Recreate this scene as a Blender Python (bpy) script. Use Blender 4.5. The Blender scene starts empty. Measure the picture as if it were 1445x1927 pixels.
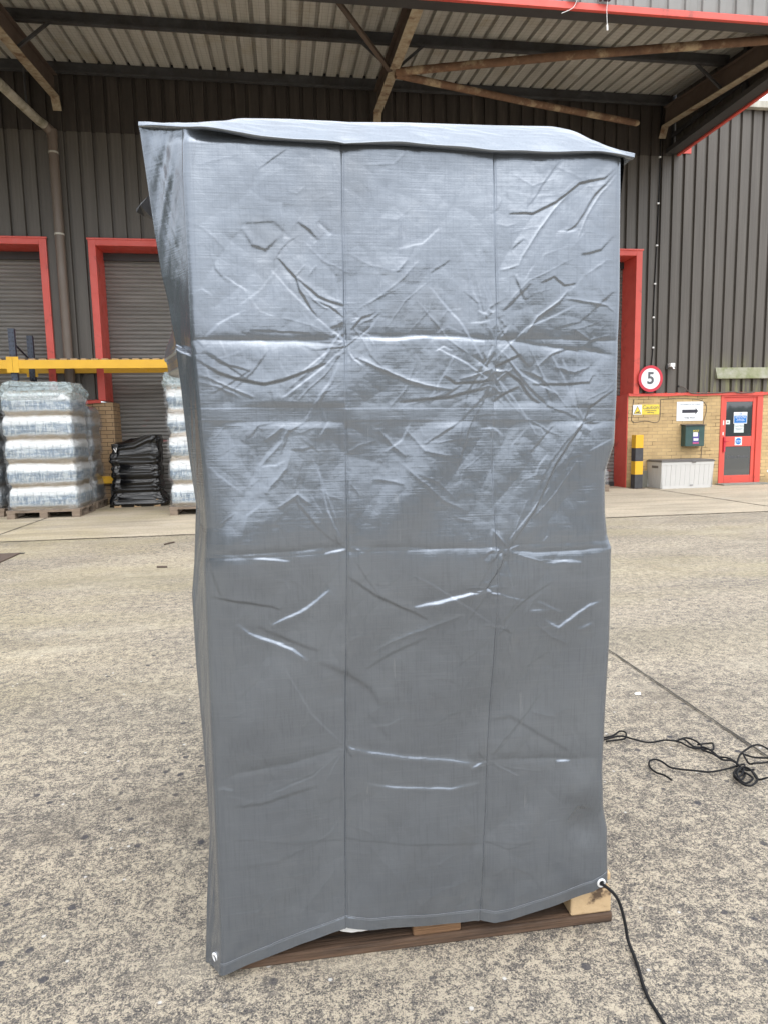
import bpy, math, random
import numpy as np
from mathutils import Vector, Matrix
random.seed(7)
S = bpy.context.scene
COL = S.collection
R = math.radians

# ---------------------------------------------------------------- camera
def setup_camera():
    yaw, pitch, roll = 0.143657, 0.119334, -0.019496
    f0 = Vector((math.sin(yaw), math.cos(yaw), 0)); r0 = Vector((math.cos(yaw), -math.sin(yaw), 0)); u0 = Vector((0, 0, 1))
    fw = f0*math.cos(pitch) - u0*math.sin(pitch)
    up = u0*math.cos(pitch) + f0*math.sin(pitch)
    r = r0*math.cos(roll) + up*math.sin(roll)
    u = -r0*math.sin(roll) + up*math.cos(roll)
    cd = bpy.data.cameras.new('camera'); co = bpy.data.objects.new('camera', cd); COL.objects.link(co)
    m = Matrix((r, u, -fw)).transposed().to_4x4(); m.translation = (0, 0, 1.3)
    co.matrix_world = m
    cd.sensor_fit = 'VERTICAL'; cd.sensor_height = 24; cd.lens = 24*1260/1927
    cd.clip_start = 0.05; cd.clip_end = 500
    S.camera = co
setup_camera()

# ---------------------------------------------------------------- sky, sun, exposure
SUN_EL, SUN_AZ = R(52), R(172)            # azimuth measured from +Y towards +X : behind the camera, to the right
w = bpy.data.worlds.new('World'); S.world = w; w.use_nodes = True
nt = w.node_tree; nt.nodes.clear()
sk = nt.nodes.new('ShaderNodeTexSky'); sk.sky_type = 'NISHITA'; sk.sun_disc = False
sk.sun_elevation = SUN_EL; sk.sun_rotation = SUN_AZ; sk.dust_density = 4.0; sk.air_density = 1.0; sk.ozone_density = 1.0
hs = nt.nodes.new('ShaderNodeHueSaturation'); hs.inputs['Saturation'].default_value = 0.50
bg = nt.nodes.new('ShaderNodeBackground'); bg.inputs['Strength'].default_value = 0.15
wo = nt.nodes.new('ShaderNodeOutputWorld')
# thin bright cloud: the overcast sky is brighter overhead than at the horizon
tcw = nt.nodes.new('ShaderNodeTexCoord'); sxw = nt.nodes.new('ShaderNodeSeparateXYZ'); rmw = nt.nodes.new('ShaderNodeMapRange'); mlw = nt.nodes.new('ShaderNodeVectorMath'); mlw.operation = 'SCALE'
rmw.inputs['From Min'].default_value = 0; rmw.inputs['From Max'].default_value = 1; rmw.inputs['To Min'].default_value = 1.3; rmw.inputs['To Max'].default_value = 3.1
nt.links.new(tcw.outputs['Generated'], sxw.inputs[0]); nt.links.new(sxw.outputs[2], rmw.inputs[0]); nt.links.new(rmw.outputs[0], mlw.inputs['Scale'])
cl = nt.nodes.new('ShaderNodeMix'); cl.data_type = 'RGBA'; cl.inputs[0].default_value = .8; cl.inputs[7].default_value = (6.45, 6.75, 7.15, 1)
nt.links.new(sk.outputs[0], hs.inputs['Color']); nt.links.new(hs.outputs[0], cl.inputs[6]); nt.links.new(cl.outputs[2], mlw.inputs[0]); nt.links.new(mlw.outputs[0], bg.inputs[0]); nt.links.new(bg.outputs[0], wo.inputs[0])
sl = bpy.data.lights.new('sun', 'SUN'); sl.energy = 0.7; sl.angle = R(60); sl.color = (1, .955, .88)
so = bpy.data.objects.new('sun', sl); COL.objects.link(so)
sd = Vector((math.sin(SUN_AZ)*math.cos(SUN_EL), math.cos(SUN_AZ)*math.cos(SUN_EL), math.sin(SUN_EL)))
so.rotation_euler = (-sd).to_track_quat('-Z', 'Y').to_euler()
S.view_settings.view_transform = 'Standard'; S.view_settings.look = 'None'
S.view_settings.exposure = 0.22; S.view_settings.gamma = 1.0

# ---------------------------------------------------------------- helpers
def tag(o, label=None, cat=None, group=None, kind=None):
    for k, v in (('label', label), ('category', cat), ('group', group), ('kind', kind)):
        if v: o[k] = v
    return o
def thing(name, label, cat, loc=(0, 0, 0), group=None):
    o = bpy.data.objects.new(name, None); COL.objects.link(o); o.location = loc; o.empty_display_size = .2
    return tag(o, label, cat, group)
class MB:
    def __init__(s): s.v = []; s.f = []; s.sm = []
    def add(s, vs, fs, smooth=False):
        n = len(s.v); s.v += [tuple(v) for v in vs]; s.f += [tuple(i+n for i in f) for f in fs]; s.sm += [smooth]*len(fs); return s
    def box(s, x0, x1, y0, y1, z0, z1):
        vs = [(x, y, z) for z in (z0, z1) for y in (y0, y1) for x in (x0, x1)]
        return s.add(vs, [(0, 2, 3, 1), (4, 5, 7, 6), (0, 1, 5, 4), (2, 6, 7, 3), (0, 4, 6, 2), (1, 3, 7, 5)])
    def obox(s, a, b, w, h, upv=(0, 0, 1)):     # box beam from a to b
        a, b = Vector(a), Vector(b); d = (b-a).normalized(); sd = d.cross(Vector(upv)).normalized(); u = sd.cross(d)
        vs = [p + sd*(i*w/2) + u*(j*h/2) for p in (a, b) for i, j in ((-1, -1), (1, -1), (1, 1), (-1, 1))]
        return s.add(vs, [(3, 2, 1, 0), (4, 5, 6, 7), (0, 1, 5, 4), (1, 2, 6, 5), (2, 3, 7, 6), (3, 0, 4, 7)])
    def tube(s, pts, r, n=10, caps=True, rr=None):
        pts = [Vector(p) for p in pts]; m = len(pts); vs = []; fs = []; up = None
        for i, p in enumerate(pts):
            t = (pts[min(i+1, m-1)] - pts[max(i-1, 0)]).normalized()
            if up is None: up = Vector((0, 0, 1)) if abs(t.z) < .9 else Vector((1, 0, 0))
            a = t.cross(up)
            if a.length < 1e-5: a = t.orthogonal()
            a.normalize(); b = a.cross(t).normalized(); up = b
            q = rr[i] if rr else r
            vs += [p + (a*math.cos(k*2*math.pi/n) + b*math.sin(k*2*math.pi/n))*q for k in range(n)]
        for i in range(m-1):
            for k in range(n):
                fs.append((i*n+k, i*n+(k+1) % n, (i+1)*n+(k+1) % n, (i+1)*n+k))
        s.add(vs, fs, True)
        if caps: s.add(vs[:n], [tuple(range(n))[::-1]]); s.add(vs[-n:], [tuple(range(n))])
        return s
    def poly(s, pts, y0, y1):                   # outline in x,z extruded along y
        n = len(pts); vs = [(x, y0, z) for x, z in pts] + [(x, y1, z) for x, z in pts]
        return s.add(vs, [tuple(range(n)), tuple(range(2*n-1, n-1, -1))] + [(i, n+i, n+(i+1) % n, (i+1) % n) for i in range(n)])
    def grid(s, A, smooth=True):                # A: array nv x nu x 3
        nv, nu = A.shape[:2]
        return s.add(A.reshape(-1, 3).tolist(), [(i*nu+j, i*nu+j+1, (i+1)*nu+j+1, (i+1)*nu+j) for i in range(nv-1) for j in range(nu-1)], smooth)
    def build(s, name, mat, parent=None, bevel=0, loc=None):
        me = bpy.data.meshes.new(name); me.from_pydata(s.v, [], s.f); me.polygons.foreach_set('use_smooth', s.sm); me.update()
        o = bpy.data.objects.new(name, me); COL.objects.link(o)
        if mat: me.materials.append(mat)
        if parent: o.parent = parent
        if loc: o.location = loc
        if bevel:
            b = o.modifiers.new('bevel', 'BEVEL'); b.width = bevel; b.segments = 2; b.limit_method = 'ANGLE'; b.angle_limit = R(40)
        return o
def grid_mesh(name, A, mat, parent=None, flip=False, loop=False):    # fast dense grid
    nv, nu = A.shape[:2]; me = bpy.data.meshes.new(name)
    me.vertices.add(nv*nu); me.vertices.foreach_set('co', A.reshape(-1).astype(np.float32))
    i = np.arange(nv-1)[:, None]; j = np.arange(nu if loop else nu-1)[None, :]; j1 = (j+1) % nu
    q = np.stack([i*nu+j, i*nu+j1, (i+1)*nu+j1, (i+1)*nu+j], -1).reshape(-1, 4)
    if flip: q = q[:, ::-1]
    nf = len(q); me.loops.add(nf*4); me.loops.foreach_set('vertex_index', q.reshape(-1).astype(np.int32))
    me.polygons.add(nf); me.polygons.foreach_set('loop_start', np.arange(0, nf*4, 4, dtype=np.int32)); me.polygons.foreach_set('loop_total', np.full(nf, 4, np.int32))
    me.polygons.foreach_set('use_smooth', np.ones(nf, bool)); me.update(); me.validate()
    o = bpy.data.objects.new(name, me); COL.objects.link(o); me.materials.append(mat)
    if parent: o.parent = parent
    return o
def copy_tree(o, parent=None):
    c = o.copy(); COL.objects.link(c); c.parent = parent
    for ch in list(o.children): copy_tree(ch, c)
    return c
def spline(pts, n=6):
    P = [Vector(p) for p in pts]; out = []
    for i in range(len(P)-1):
        a, b, c, d = P[max(i-1, 0)], P[i], P[i+1], P[min(i+2, len(P)-1)]
        for k in range(n):
            t = k/n; out.append(.5*((2*b)+(c-a)*t+(2*a-5*b+4*c-d)*t*t+(3*b-3*c+d-a)*t**3))
    return out + [P[-1]]
def text(name, body, size, mat, parent, loc, align='CENTER', rot=(R(90), 0, 0), bold=0.0):
    cu = bpy.data.curves.new(name, 'FONT'); cu.body = body; cu.size = size; cu.align_x = align; cu.align_y = 'CENTER'; cu.extrude = .0015; cu.offset = bold
    t = bpy.data.objects.new(name, cu); COL.objects.link(t)
    dg = bpy.context.evaluated_depsgraph_get(); me = bpy.data.meshes.new_from_object(t.evaluated_get(dg)); bpy.data.objects.remove(t)
    o = bpy.data.objects.new(name, me); COL.objects.link(o); me.materials.clear(); me.materials.append(mat); o.parent = parent; o.location = loc; o.rotation_euler = rot
    return o

# numpy gradient noise
def perlin(x, y, seed=0):
    rng = np.random.RandomState(seed); ang = rng.rand(256, 256)*2*np.pi; gx, gy = np.cos(ang), np.sin(ang)
    xi = np.floor(x).astype(int); yi = np.floor(y).astype(int); fx = x-xi; fy = y-yi
    s = lambda t: t*t*t*(t*(t*6-15)+10)
    def g(i, j):
        a, b = (xi+i) & 255, (yi+j) & 255
        return gx[a, b]*(fx-i)+gy[a, b]*(fy-j)
    u, v = s(fx), s(fy)
    return (g(0, 0)*(1-u)+g(1, 0)*u)*(1-v)+(g(0, 1)*(1-u)+g(1, 1)*u)*v
def sstep(a, b, x):
    t = np.clip((x-a)/(b-a), 0, 1); return t*t*(3-2*t)

# ---------------------------------------------------------------- materials
class NT:
    def __init__(s, name):
        m = bpy.data.materials.new(name); m.use_nodes = True; s.m = m; s.t = m.node_tree; s.n = s.t.nodes; s.b = s.n['Principled BSDF']; s.out = s.n['Material Output']
        s.tc = s.n.new('ShaderNodeTexCoord')
    def L(s, a, b): s.t.links.new(a, b)
    def map(s, scale=(1, 1, 1), rot=(0, 0, 0), loc=(0, 0, 0)):
        k = s.n.new('ShaderNodeMapping'); k.inputs['Scale'].default_value = scale; k.inputs['Rotation'].default_value = rot; k.inputs['Location'].default_value = loc
        s.L(s.tc.outputs['Object'], k.inputs[0]); return k.outputs[0]
    def noise(s, scale, detail=4, rough=.55, vec=None, dist=0):
        k = s.n.new('ShaderNodeTexNoise'); k.inputs['Scale'].default_value = scale; k.inputs['Detail'].default_value = detail; k.inputs['Roughness'].default_value = rough; k.inputs['Distortion'].default_value = dist
        s.L(vec if vec else s.tc.outputs['Object'], k.inputs['Vector']); return k.outputs[0]
    def voro(s, scale, vec=None, feat='F1', out=0, rnd=1):
        k = s.n.new('ShaderNodeTexVoronoi'); k.feature = feat; k.inputs['Scale'].default_value = scale; k.inputs['Randomness'].default_value = rnd
        s.L(vec if vec else s.tc.outputs['Object'], k.inputs['Vector']); return k.outputs[out]
    def ramp(s, fac, stops, interp='LINEAR'):
        k = s.n.new('ShaderNodeValToRGB'); cr = k.color_ramp; cr.interpolation = interp
        while len(cr.elements) < len(stops): cr.elements.new(.5)
        for e, (p, c) in zip(cr.elements, stops): e.position = p; e.color = (c, c, c, 1) if isinstance(c, (int, float)) else (*c, 1)
        s.L(fac, k.inputs[0]); return k.outputs[0]
    def mix(s, fac, a, b, mode='MIX'):
        k = s.n.new('ShaderNodeMix'); k.data_type = 'RGBA'; k.blend_type = mode
        for v, i in ((fac, 0), (a, 6), (b, 7)):
            if isinstance(v, (int, float)): k.inputs[i].default_value = v if i == 0 else (v, v, v, 1)
            elif isinstance(v, tuple): k.inputs[i].default_value = (*v, 1)
            else: s.L(v, k.inputs[i])
        return k.outputs[2]
    def math(s, op, a, b=0.0, c=0.0):
        k = s.n.new('ShaderNodeMath'); k.operation = op
        for i, v in enumerate((a, b, c)):
            if isinstance(v, (int, float)): k.inputs[i].default_value = v
            else: s.L(v, k.inputs[i])
        return k.outputs[0]
    def xyz(s):
        k = s.n.new('ShaderNodeSeparateXYZ'); s.L(s.tc.outputs['Object'], k.inputs[0]); return k.outputs
    def comb(s, x, y, z):
        k = s.n.new('ShaderNodeCombineXYZ')
        for i, v in enumerate((x, y, z)):
            if isinstance(v, (int, float)): k.inputs[i].default_value = v
            else: s.L(v, k.inputs[i])
        return k.outputs[0]
    def set(s, **kw):
        for k, v in kw.items():
            i = s.b.inputs[{'base': 'Base Color', 'rough': 'Roughness', 'metal': 'Metallic', 'coat': 'Coat Weight', 'coatr': 'Coat Roughness', 'spec': 'Specular IOR Level', 'trans': 'Transmission Weight', 'alpha': 'Alpha', 'normal': 'Normal'}[k]]
            if isinstance(v, tuple): i.default_value = (*v, 1)
            elif isinstance(v, (int, float)): i.default_value = v
            else: s.L(v, i)
        return s
    def bump(s, h, strength=.3, dist=.01, prev=None):
        k = s.n.new('ShaderNodeBump'); k.inputs['Strength'].default_value = strength; k.inputs['Distance'].default_value = dist; s.L(h, k.inputs['Height'])
        if prev is not None: s.L(prev, k.inputs['Normal'])
        return k.outputs[0]
def simple(name, c1, c2=None, scale=6, rough=.5, metal=0, bump=0, bscale=40, dirt=None, dscale=1.5, dlo=.45, dhi=.7, spec=.5, stretch=(1, 1, 1), coat=0):
    t = NT(name); c2 = c2 or tuple(v*.8 for v in c1)
    v = t.map(stretch)
    col = t.mix(t.ramp(t.noise(scale, 5, .6, v), [(.3, 0), (.7, 1)]), c1, c2)
    if dirt: col = t.mix(t.ramp(t.noise(dscale, 8, .65, v), [(dlo, 0), (dhi, 1)]), col, dirt)
    t.set(base=col, rough=t.ramp(t.noise(scale*2, 3), [(.3, max(rough-.08, .02)), (.7, min(rough+.1, 1))]), metal=metal, spec=spec, coat=coat)
    if bump: t.set(normal=t.bump(t.noise(bscale, 5, .6, v), bump, .01))
    return t.m
M = {}
M['red'] = simple('red_paint', (.66, .095, .07), (.60, .08, .06), 3, .38, bump=.05, dirt=(.33, .06, .045), dscale=3.5, dlo=.57, dhi=.72)
M['black_trim'] = simple('black_trim', (.035, .034, .036), (.05, .048, .048), 2, .5, bump=.05)
M['purlin'] = simple('galvanised_dark', (.075, .078, .085), (.05, .05, .055), 4, .5, metal=.2, bump=.1, dirt=(.035, .03, .028))
M['rust'] = simple('rusty_tube', (.19, .105, .06), (.11, .06, .038), 9, .8, bump=.3, bscale=60, dirt=(.4, .31, .2), dscale=2.2, dlo=.52, dhi=.64)
M['flange'] = simple('stained_flange', (.40, .35, .26), (.27, .20, .13), 12, .85, bump=.3, bscale=80, dirt=(.15, .085, .05), dscale=4, dlo=.5, dhi=.66)
M['web'] = simple('brown_steel', (.085, .06, .047), (.12, .088, .07), 3, .7, bump=.15, dirt=(.06, .04, .03), stretch=(1, .3, 1))
M['pipe'] = simple('brown_plastic_pipe', (.15, .115, .09), (.12, .092, .075), 2, .4, bump=.03, dirt=(.2, .17, .14), dscale=1, stretch=(1, 1, .2))
M['pipe_grey'] = simple('mossy_grey_pipe', (.46, .43, .36), (.34, .31, .25), 6, .6, bump=.1, dirt=(.13, .12, .07), dscale=4)
M['yellow'] = simple('yellow_enamel', (.80, .46, .03), (.72, .40, .03), 3, .35, bump=.03, dirt=(.45, .27, .06), dlo=.62, dhi=.8)
def upright_mat():
    t = NT('perforated_blue_steel'); x = t.xyz(); fx_ = t.math('ABSOLUTE', x[0]); z_ = t.math('FRACT', t.math('MULTIPLY', x[2], 13.33))
    hole = t.math('MULTIPLY', t.math('COMPARE', fx_, .03, .008), t.math('COMPARE', z_, .4, .14))
    c = t.mix(t.ramp(t.noise(20, 4), [(.4, 0), (.6, 1)]), (.055, .07, .105), (.035, .042, .06))
    t.set(base=t.mix(hole, c, (.006, .006, .008)), rough=.5); return t.m
M['upright'] = upright_mat()
M['bluesteel'] = simple('dark_blue_steel', (.055, .07, .105), (.035, .042, .06), 20, .5, bump=.1, dirt=(.02, .02, .025), dscale=14)
M['palewood'] = simple('pale_wood', (.50, .35, .20), (.40, .27, .15), 8, .75, bump=.3, bscale=50, stretch=(3, 3, .6), dirt=(.2, .13, .08), dscale=6, dlo=.55, dhi=.7)
M['oldwood'] = simple('old_pallet_wood', (.20, .15, .11), (.28, .22, .17), 6, .85, bump=.4, bscale=50, stretch=(.5, 3, 3), dirt=(.09, .07, .05), dscale=5)
M['black'] = simple('black_cord', (.007, .007, .008), (.012, .012, .013), 200, .75, bump=.2, bscale=400, spec=.25)
M['cable'] = simple('grey_cable', (.12, .10, .085), None, 10, .6)
M['white'] = simple('white_plastic', (.78, .78, .77), (.72, .72, .71), 3, .4, dirt=(.5, .48, .44), dlo=.62, dhi=.85)
M['steel'] = simple('bright_metal', (.75, .75, .75), (.6, .6, .6), 30, .25, metal=.9)
M['concrete_end'] = simple('old_concrete', (.26, .26, .23), (.2, .2, .17), 8, .9, bump=.3)
M['box_body'] = simple('warm_grey_resin', (.56, .555, .54), (.53, .525, .51), 2, .5, bump=.05, bscale=200, dirt=(.38, .36, .32), dscale=2, dlo=.6, dhi=.8)
M['box_lid'] = simple('dark_resin_lid', (.15, .14, .135), (.12, .115, .11), 5, .5, bump=.05)
M['green_box'] = simple('green_enamel', (.035, .085, .08), (.03, .07, .068), 4, .35, bump=.03, dirt=(.06, .1, .09))
M['sign_white'] = simple('sign_white', (.80, .82, .84), (.76, .78, .8), 3, .35)
M['sign_yellow'] = simple('sign_yellow', (.86, .66, .08), None, 2, .4)
M['sign_blue'] = simple('sign_blue', (.01, .20, .62), None, 2, .4)
M['sign_red'] = simple('sign_red', (.62, .035, .06), None, 2, .4)
M['ink'] = simple('dark_ink', (.035, .035, .05), None, 2, .6)
M['ink_grey'] = simple('grey_ink', (.12, .125, .14), None, 2, .6)
M['ink_pale'] = simple('pale_ink', (.33, .38, .46), None, 2, .6)
M['ink_white'] = simple('white_ink', (.75, .82, .88), None, 2, .6)
M['purple'] = simple('violet_print', (.10, .07, .32), None, 2, .5)
M['pink'] = simple('pink_print', (.6, .1, .25), None, 2, .5)
M['paper'] = simple('pale_paper', (.68, .76, .76), None, 2, .6)
M['black_stripe'] = simple('black_stripe', (.04, .04, .045), (.07, .07, .075), 10, .5, bump=.05)
M['moss'] = simple('mossy_flashing', (.26, .26, .17), (.15, .17, .07), 7, .8, bump=.2, dirt=(.34, .33, .28), dscale=3)
M['gutter'] = simple('pale_gutter', (.55, .53, .47), (.42, .40, .35), 3, .6, dirt=(.2, .18, .14), stretch=(1, 1, .2))
M['strap'] = simple('black_fabric', (.02, .02, .022), (.035, .035, .04), 60, .5, bump=.2, bscale=200)
M['net'] = simple('net_twine', (.06, .055, .05), None, 5, .8)

def cladding_mat():
    t = NT('brown_cladding'); x = t.xyz()
    v = t.comb(t.math('MULTIPLY', x[0], 3.0), x[1], t.math('MULTIPLY', x[2], .25))
    c = t.mix(t.ramp(t.noise(2.2, 6, .6, v), [(.3, 0), (.75, 1)]), (.100, .089, .077), (.071, .062, .053))
    streak = t.comb(t.math('MULTIPLY', x[0], 26.0), x[1], t.math('MULTIPLY', x[2], .5))
    c = t.mix(t.math('MULTIPLY', t.ramp(t.noise(1.0, 4, .6, streak), [(.52, 0), (.75, 1)]), .5), c, (.14, .13, .115))
    # moss streaks on the low right part of the wall
    mk = t.math('MULTIPLY', t.ramp(t.math('MULTIPLY', x[0], .1), [(.86, 0), (.93, 1)]), t.ramp(t.math('MULTIPLY', x[2], .1), [(.20, 1), (.29, 0)]))
    mk = t.math('MULTIPLY', mk, t.ramp(t.noise(4, 5, .6, v), [(.45, 0), (.62, 1)]))
    c = t.mix(mk, c, (.20, .20, .09))
    wv = t.n.new('ShaderNodeTexWave'); wv.wave_type = 'BANDS'; wv.bands_direction = 'X'; wv.inputs['Scale'].default_value = 5.2; t.L(t.tc.outputs['Object'], wv.inputs[0])
    n1 = t.bump(wv.outputs[1], .12, .01)
    t.set(base=c, rough=.5, normal=t.bump(t.noise(40, 4), .06, .01, n1)); return t.m
M['cladding'] = cladding_mat()
M['cladding_shaded'] = simple('shaded_brown_cladding', (.038, .030, .026), (.027, .022, .019), 3, .55, dirt=(.085, .07, .06), dscale=2, stretch=(5, 1, .3), dlo=.5, dhi=.8)  # darker upper sheet, with the shade under the canopy deepened into its brown
def pale_clad():
    t = NT('pale_fascia_cladding'); x = t.xyz(); v = t.comb(t.math('MULTIPLY', x[0], 4.0), x[1], t.math('MULTIPLY', x[2], .4))
    c = t.mix(t.ramp(t.noise(2, 5), [(.3, 0), (.7, 1)]), (.25, .245, .235), (.20, .195, .185))
    c = t.mix(t.ramp(t.noise(3, 6, .7, v), [(.55, 0), (.8, 1)]), c, (.14, .135, .12))
    t.set(base=c, rough=.55); return t.m
M['fascia'] = pale_clad()
def sheet_mat():
    t = NT('stained_roof_sheet'); v = t.map((6, .5, 1))
    c = t.mix(t.ramp(t.noise(1.6, 6, .6, v), [(.35, 0), (.7, 1)]), (.47, .455, .425), (.36, .345, .31))
    c = t.mix(t.ramp(t.noise(1.3, 7, .7), [(.55, 0), (.75, 1)]), c, (.34, .29, .21))
    t.set(base=c, rough=.8, normal=t.bump(t.noise(30, 3), .05, .01)); return t.m
M['sheet'] = sheet_mat()
def shutter_mat():
    t = NT('grey_shutter'); x = t.xyz(); v = t.comb(t.math('MULTIPLY', x[0], .8), x[1], t.math('MULTIPLY', x[2], 9.0))
    c = t.mix(t.ramp(t.noise(1.5, 6, .6, v), [(.3, 0), (.75, 1)]), (.225, .215, .20), (.135, .13, .12))
    m = t.math('MULTIPLY', t.ramp(t.noise(2.2, 4, .5, t.comb(x[0], x[1], t.math('MULTIPLY', x[2], 4.0))), [(.6, 0), (.72, 1)]), t.ramp(t.math('MULTIPLY', x[2], .2), [(.25, 1), (.36, 0)]))
    c = t.mix(m, c, (.34, .08, .07))
    t.set(base=c, rough=.5, metal=.15, normal=t.bump(t.noise(60, 3), .05, .01)); return t.m
M['shutter'] = shutter_mat()
def brick_mat(name, c1, c2, mort, mod=1.0):
    t = NT(name); x = t.xyz(); v = t.comb(t.math('ADD', x[0], x[1]), x[2], 0.0)
    b = t.n.new('ShaderNodeTexBrick'); t.L(v, b.inputs['Vector'])
    b.inputs['Scale'].default_value = 1; b.inputs['Brick Width'].default_value = .225; b.inputs['Row Height'].default_value = .075; b.inputs['Mortar Size'].default_value = .006; b.inputs['Mortar Smooth'].default_value = .3; b.inputs['Bias'].default_value = -.1
    b.inputs['Color1'].default_value = (*c1, 1); b.inputs['Color2'].default_value = (*c2, 1); b.inputs['Mortar'].default_value = (*mort, 1)
    c = t.mix(t.math('MULTIPLY', t.ramp(t.noise(3, 6, .65), [(.4, 0), (.75, 1)]), .55), b.outputs[0], tuple(v*.62 for v in c2))
    c = t.mix(t.math('MULTIPLY', t.ramp(t.noise(14, 4, .6, t.map((.4, 1, 3))), [(.55, 0), (.75, 1)]), .4), c, tuple(min(1, v*1.25) for v in c1))
    # dark open joints and spalls in places
    sp = t.math('MULTIPLY', t.ramp(t.noise(2.2, 3), [(.52, 0), (.6, 1)]), b.outputs[1])
    c = t.mix(t.math('MULTIPLY', sp, .85), c, (.05, .035, .02))
    dm = t.ramp(t.math('ADD', x[2], t.math('MULTIPLY', t.noise(5, 4), .3)), [(.12, 1), (.34, 0)])
    c = t.mix(t.math('MULTIPLY', dm, .55), c, (.12, .11, .07))
    n = t.bump(t.math('SUBTRACT', 1.0, b.outputs[1]), .5, .006)
    t.set(base=c, rough=.85, normal=t.bump(t.noise(60, 5), .25, .006, n)); return t.m
M['buff'] = brick_mat('buff_brick', (.56, .40, .20), (.47, .33, .165), (.38, .28, .15))
M['tanbrick'] = brick_mat('tan_brick', (.42, .285, .16), (.36, .24, .13), (.10, .065, .04))

def ground_mat(name, apron):
    t = NT(name); x = t.xyz()
    base = t.mix(t.ramp(t.noise(1.1, 6, .6, t.map((.45, 1, 1))), [(.3, 0), (.72, 1)]), (.57, .485, .365), (.44, .38, .29))
    yel = t.math('MULTIPLY', t.ramp(t.noise(.7, 4), [(.42, 0), (.62, 1)]), t.ramp(t.math('MULTIPLY', t.math('ADD', x[0], 8.0), .1), [(.45, 1), (.85, 0)]))
    base = t.mix(t.math('MULTIPLY', yel, .45), base, (.40, .33, .15))
    if not apron:
        fine = t.noise(230, 3, .7, None, .4); mid = t.noise(80, 3, .65, None, .5); big = t.noise(20, 4, .6)
        h = t.math('ADD', t.math('MULTIPLY', fine, .62), t.math('ADD', t.math('MULTIPLY', mid, .38), t.math('MULTIPLY', t.math('SUBTRACT', big, .5), .30)))
        wear = t.noise(.9, 6, .65, t.map((.5, 1.1, 1)))
        h = t.math('ADD', h, t.math('MULTIPLY', t.math('SUBTRACT', wear, .5), .13))
        # the paste is worn away more near the camera, less towards the building
        h = t.math('ADD', h, t.ramp(t.math('MULTIPLY', x[1], .1), [(.1, 0), (.85, .025)]))
        spk = t.ramp(h, [(.44, 1), (.505, .65), (.545, .15), (.575, 0)])
        vc = t.voro(120, None, 'F1', 1)
        stone = t.mix(t.math('MULTIPLY', t.n.new('ShaderNodeSeparateColor') and t.ramp(t.noise(170, 2), [(.4, 0), (.6, 1)]), 1.0), (.045, .043, .045), (.17, .15, .13))
        c = t.mix(spk, base, stone)
        # a few larger dark and pale aggregate stones
        big_v = t.voro(16, None, 'F1', 0); big_c = t.voro(16, None, 'F1', 1)
        sc = t.n.new('ShaderNodeSeparateColor'); t.L(big_c, sc.inputs[0])
        dark = t.math('MULTIPLY', t.ramp(big_v, [(.16, 1), (.22, 0)]), t.ramp(sc.outputs[0], [(.80, 0), (.82, 1)]))
        c = t.mix(t.math('MULTIPLY', dark, .85), c, (.045, .045, .055))
        v2 = t.voro(30, None, 'F1', 0); sc2 = t.n.new('ShaderNodeSeparateColor'); t.L(t.voro(30, None, 'F1', 1), sc2.inputs[0])
        lite = t.math('MULTIPLY', t.ramp(v2, [(.12, 1), (.2, 0)]), t.ramp(sc2.outputs[1], [(.95, 0), (.96, 1)]))
        c = t.mix(lite, c, (.6, .58, .55))
        nb = t.bump(h, 1.0, .010)
        rough = .8
        stn = t.noise(1.7, 7, .7, t.map((.7, 1, 1), loc=(3, 1, 0))); c = t.mix(t.math('MULTIPLY', t.ramp(stn, [(.52, 0), (.68, 1)]), .42), c, (.16, .135, .105))
        c = t.mix(t.math('MULTIPLY', t.ramp(t.noise(1.2, 7, .7, t.map((.6, 1.2, 1), loc=(9, 5, 0))), [(.54, 0), (.70, 1)]), .5), c, (.58, .51, .39))
        c = t.mix(t.math('MULTIPLY', t.math('MULTIPLY', t.ramp(t.noise(.9, 5, .6, t.map((.5, .9, 1), loc=(2, 7, 0))), [(.46, 0), (.62, 1)]), t.ramp(t.math('MULTIPLY', x[1], .1), [(.25, 0), (.55, 1)])), .35), c, (.36, .31, .17))
        # tyre darkening in broad bands
        tb = t.ramp(t.noise(1.0, 4, .55, t.map((.18, .9, 1), (0, 0, R(-14)))), [(.48, 0), (.7, 1)])
        c = t.mix(t.math('MULTIPLY', tb, .22), c, (.13, .12, .105))
    else:
        h = t.noise(50, 6, .7); st = t.noise(1.6, 6, .65, t.map((.35, 1.6, 1)))
        c = t.mix(t.ramp(h, [(.36, .75), (.52, 0)]), base, (.16, .14, .11))
        c = t.mix(t.math('MULTIPLY', t.ramp(st, [(.45, 0), (.7, 1)]), .55), c, (.17, .15, .12))
        c = t.mix(t.math('MULTIPLY', t.ramp(t.noise(2.6, 6, .7, t.map((.4, 1.3, 1), loc=(4, 2, 0))), [(.55, 0), (.7, 1)]), .5), c, (.52, .49, .42))
        nb = t.bump(h, .4, .006); rough = .75
    t.set(base=c, rough=rough, spec=.35, normal=nb); return t.m
M['ground'] = ground_mat('worn_concrete', False); M['apron'] = ground_mat('apron_concrete', True)
M['joint'] = simple('joint_filler', (.030, .026, .022), (.06, .052, .04), 30, .9, bump=.3)

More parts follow.
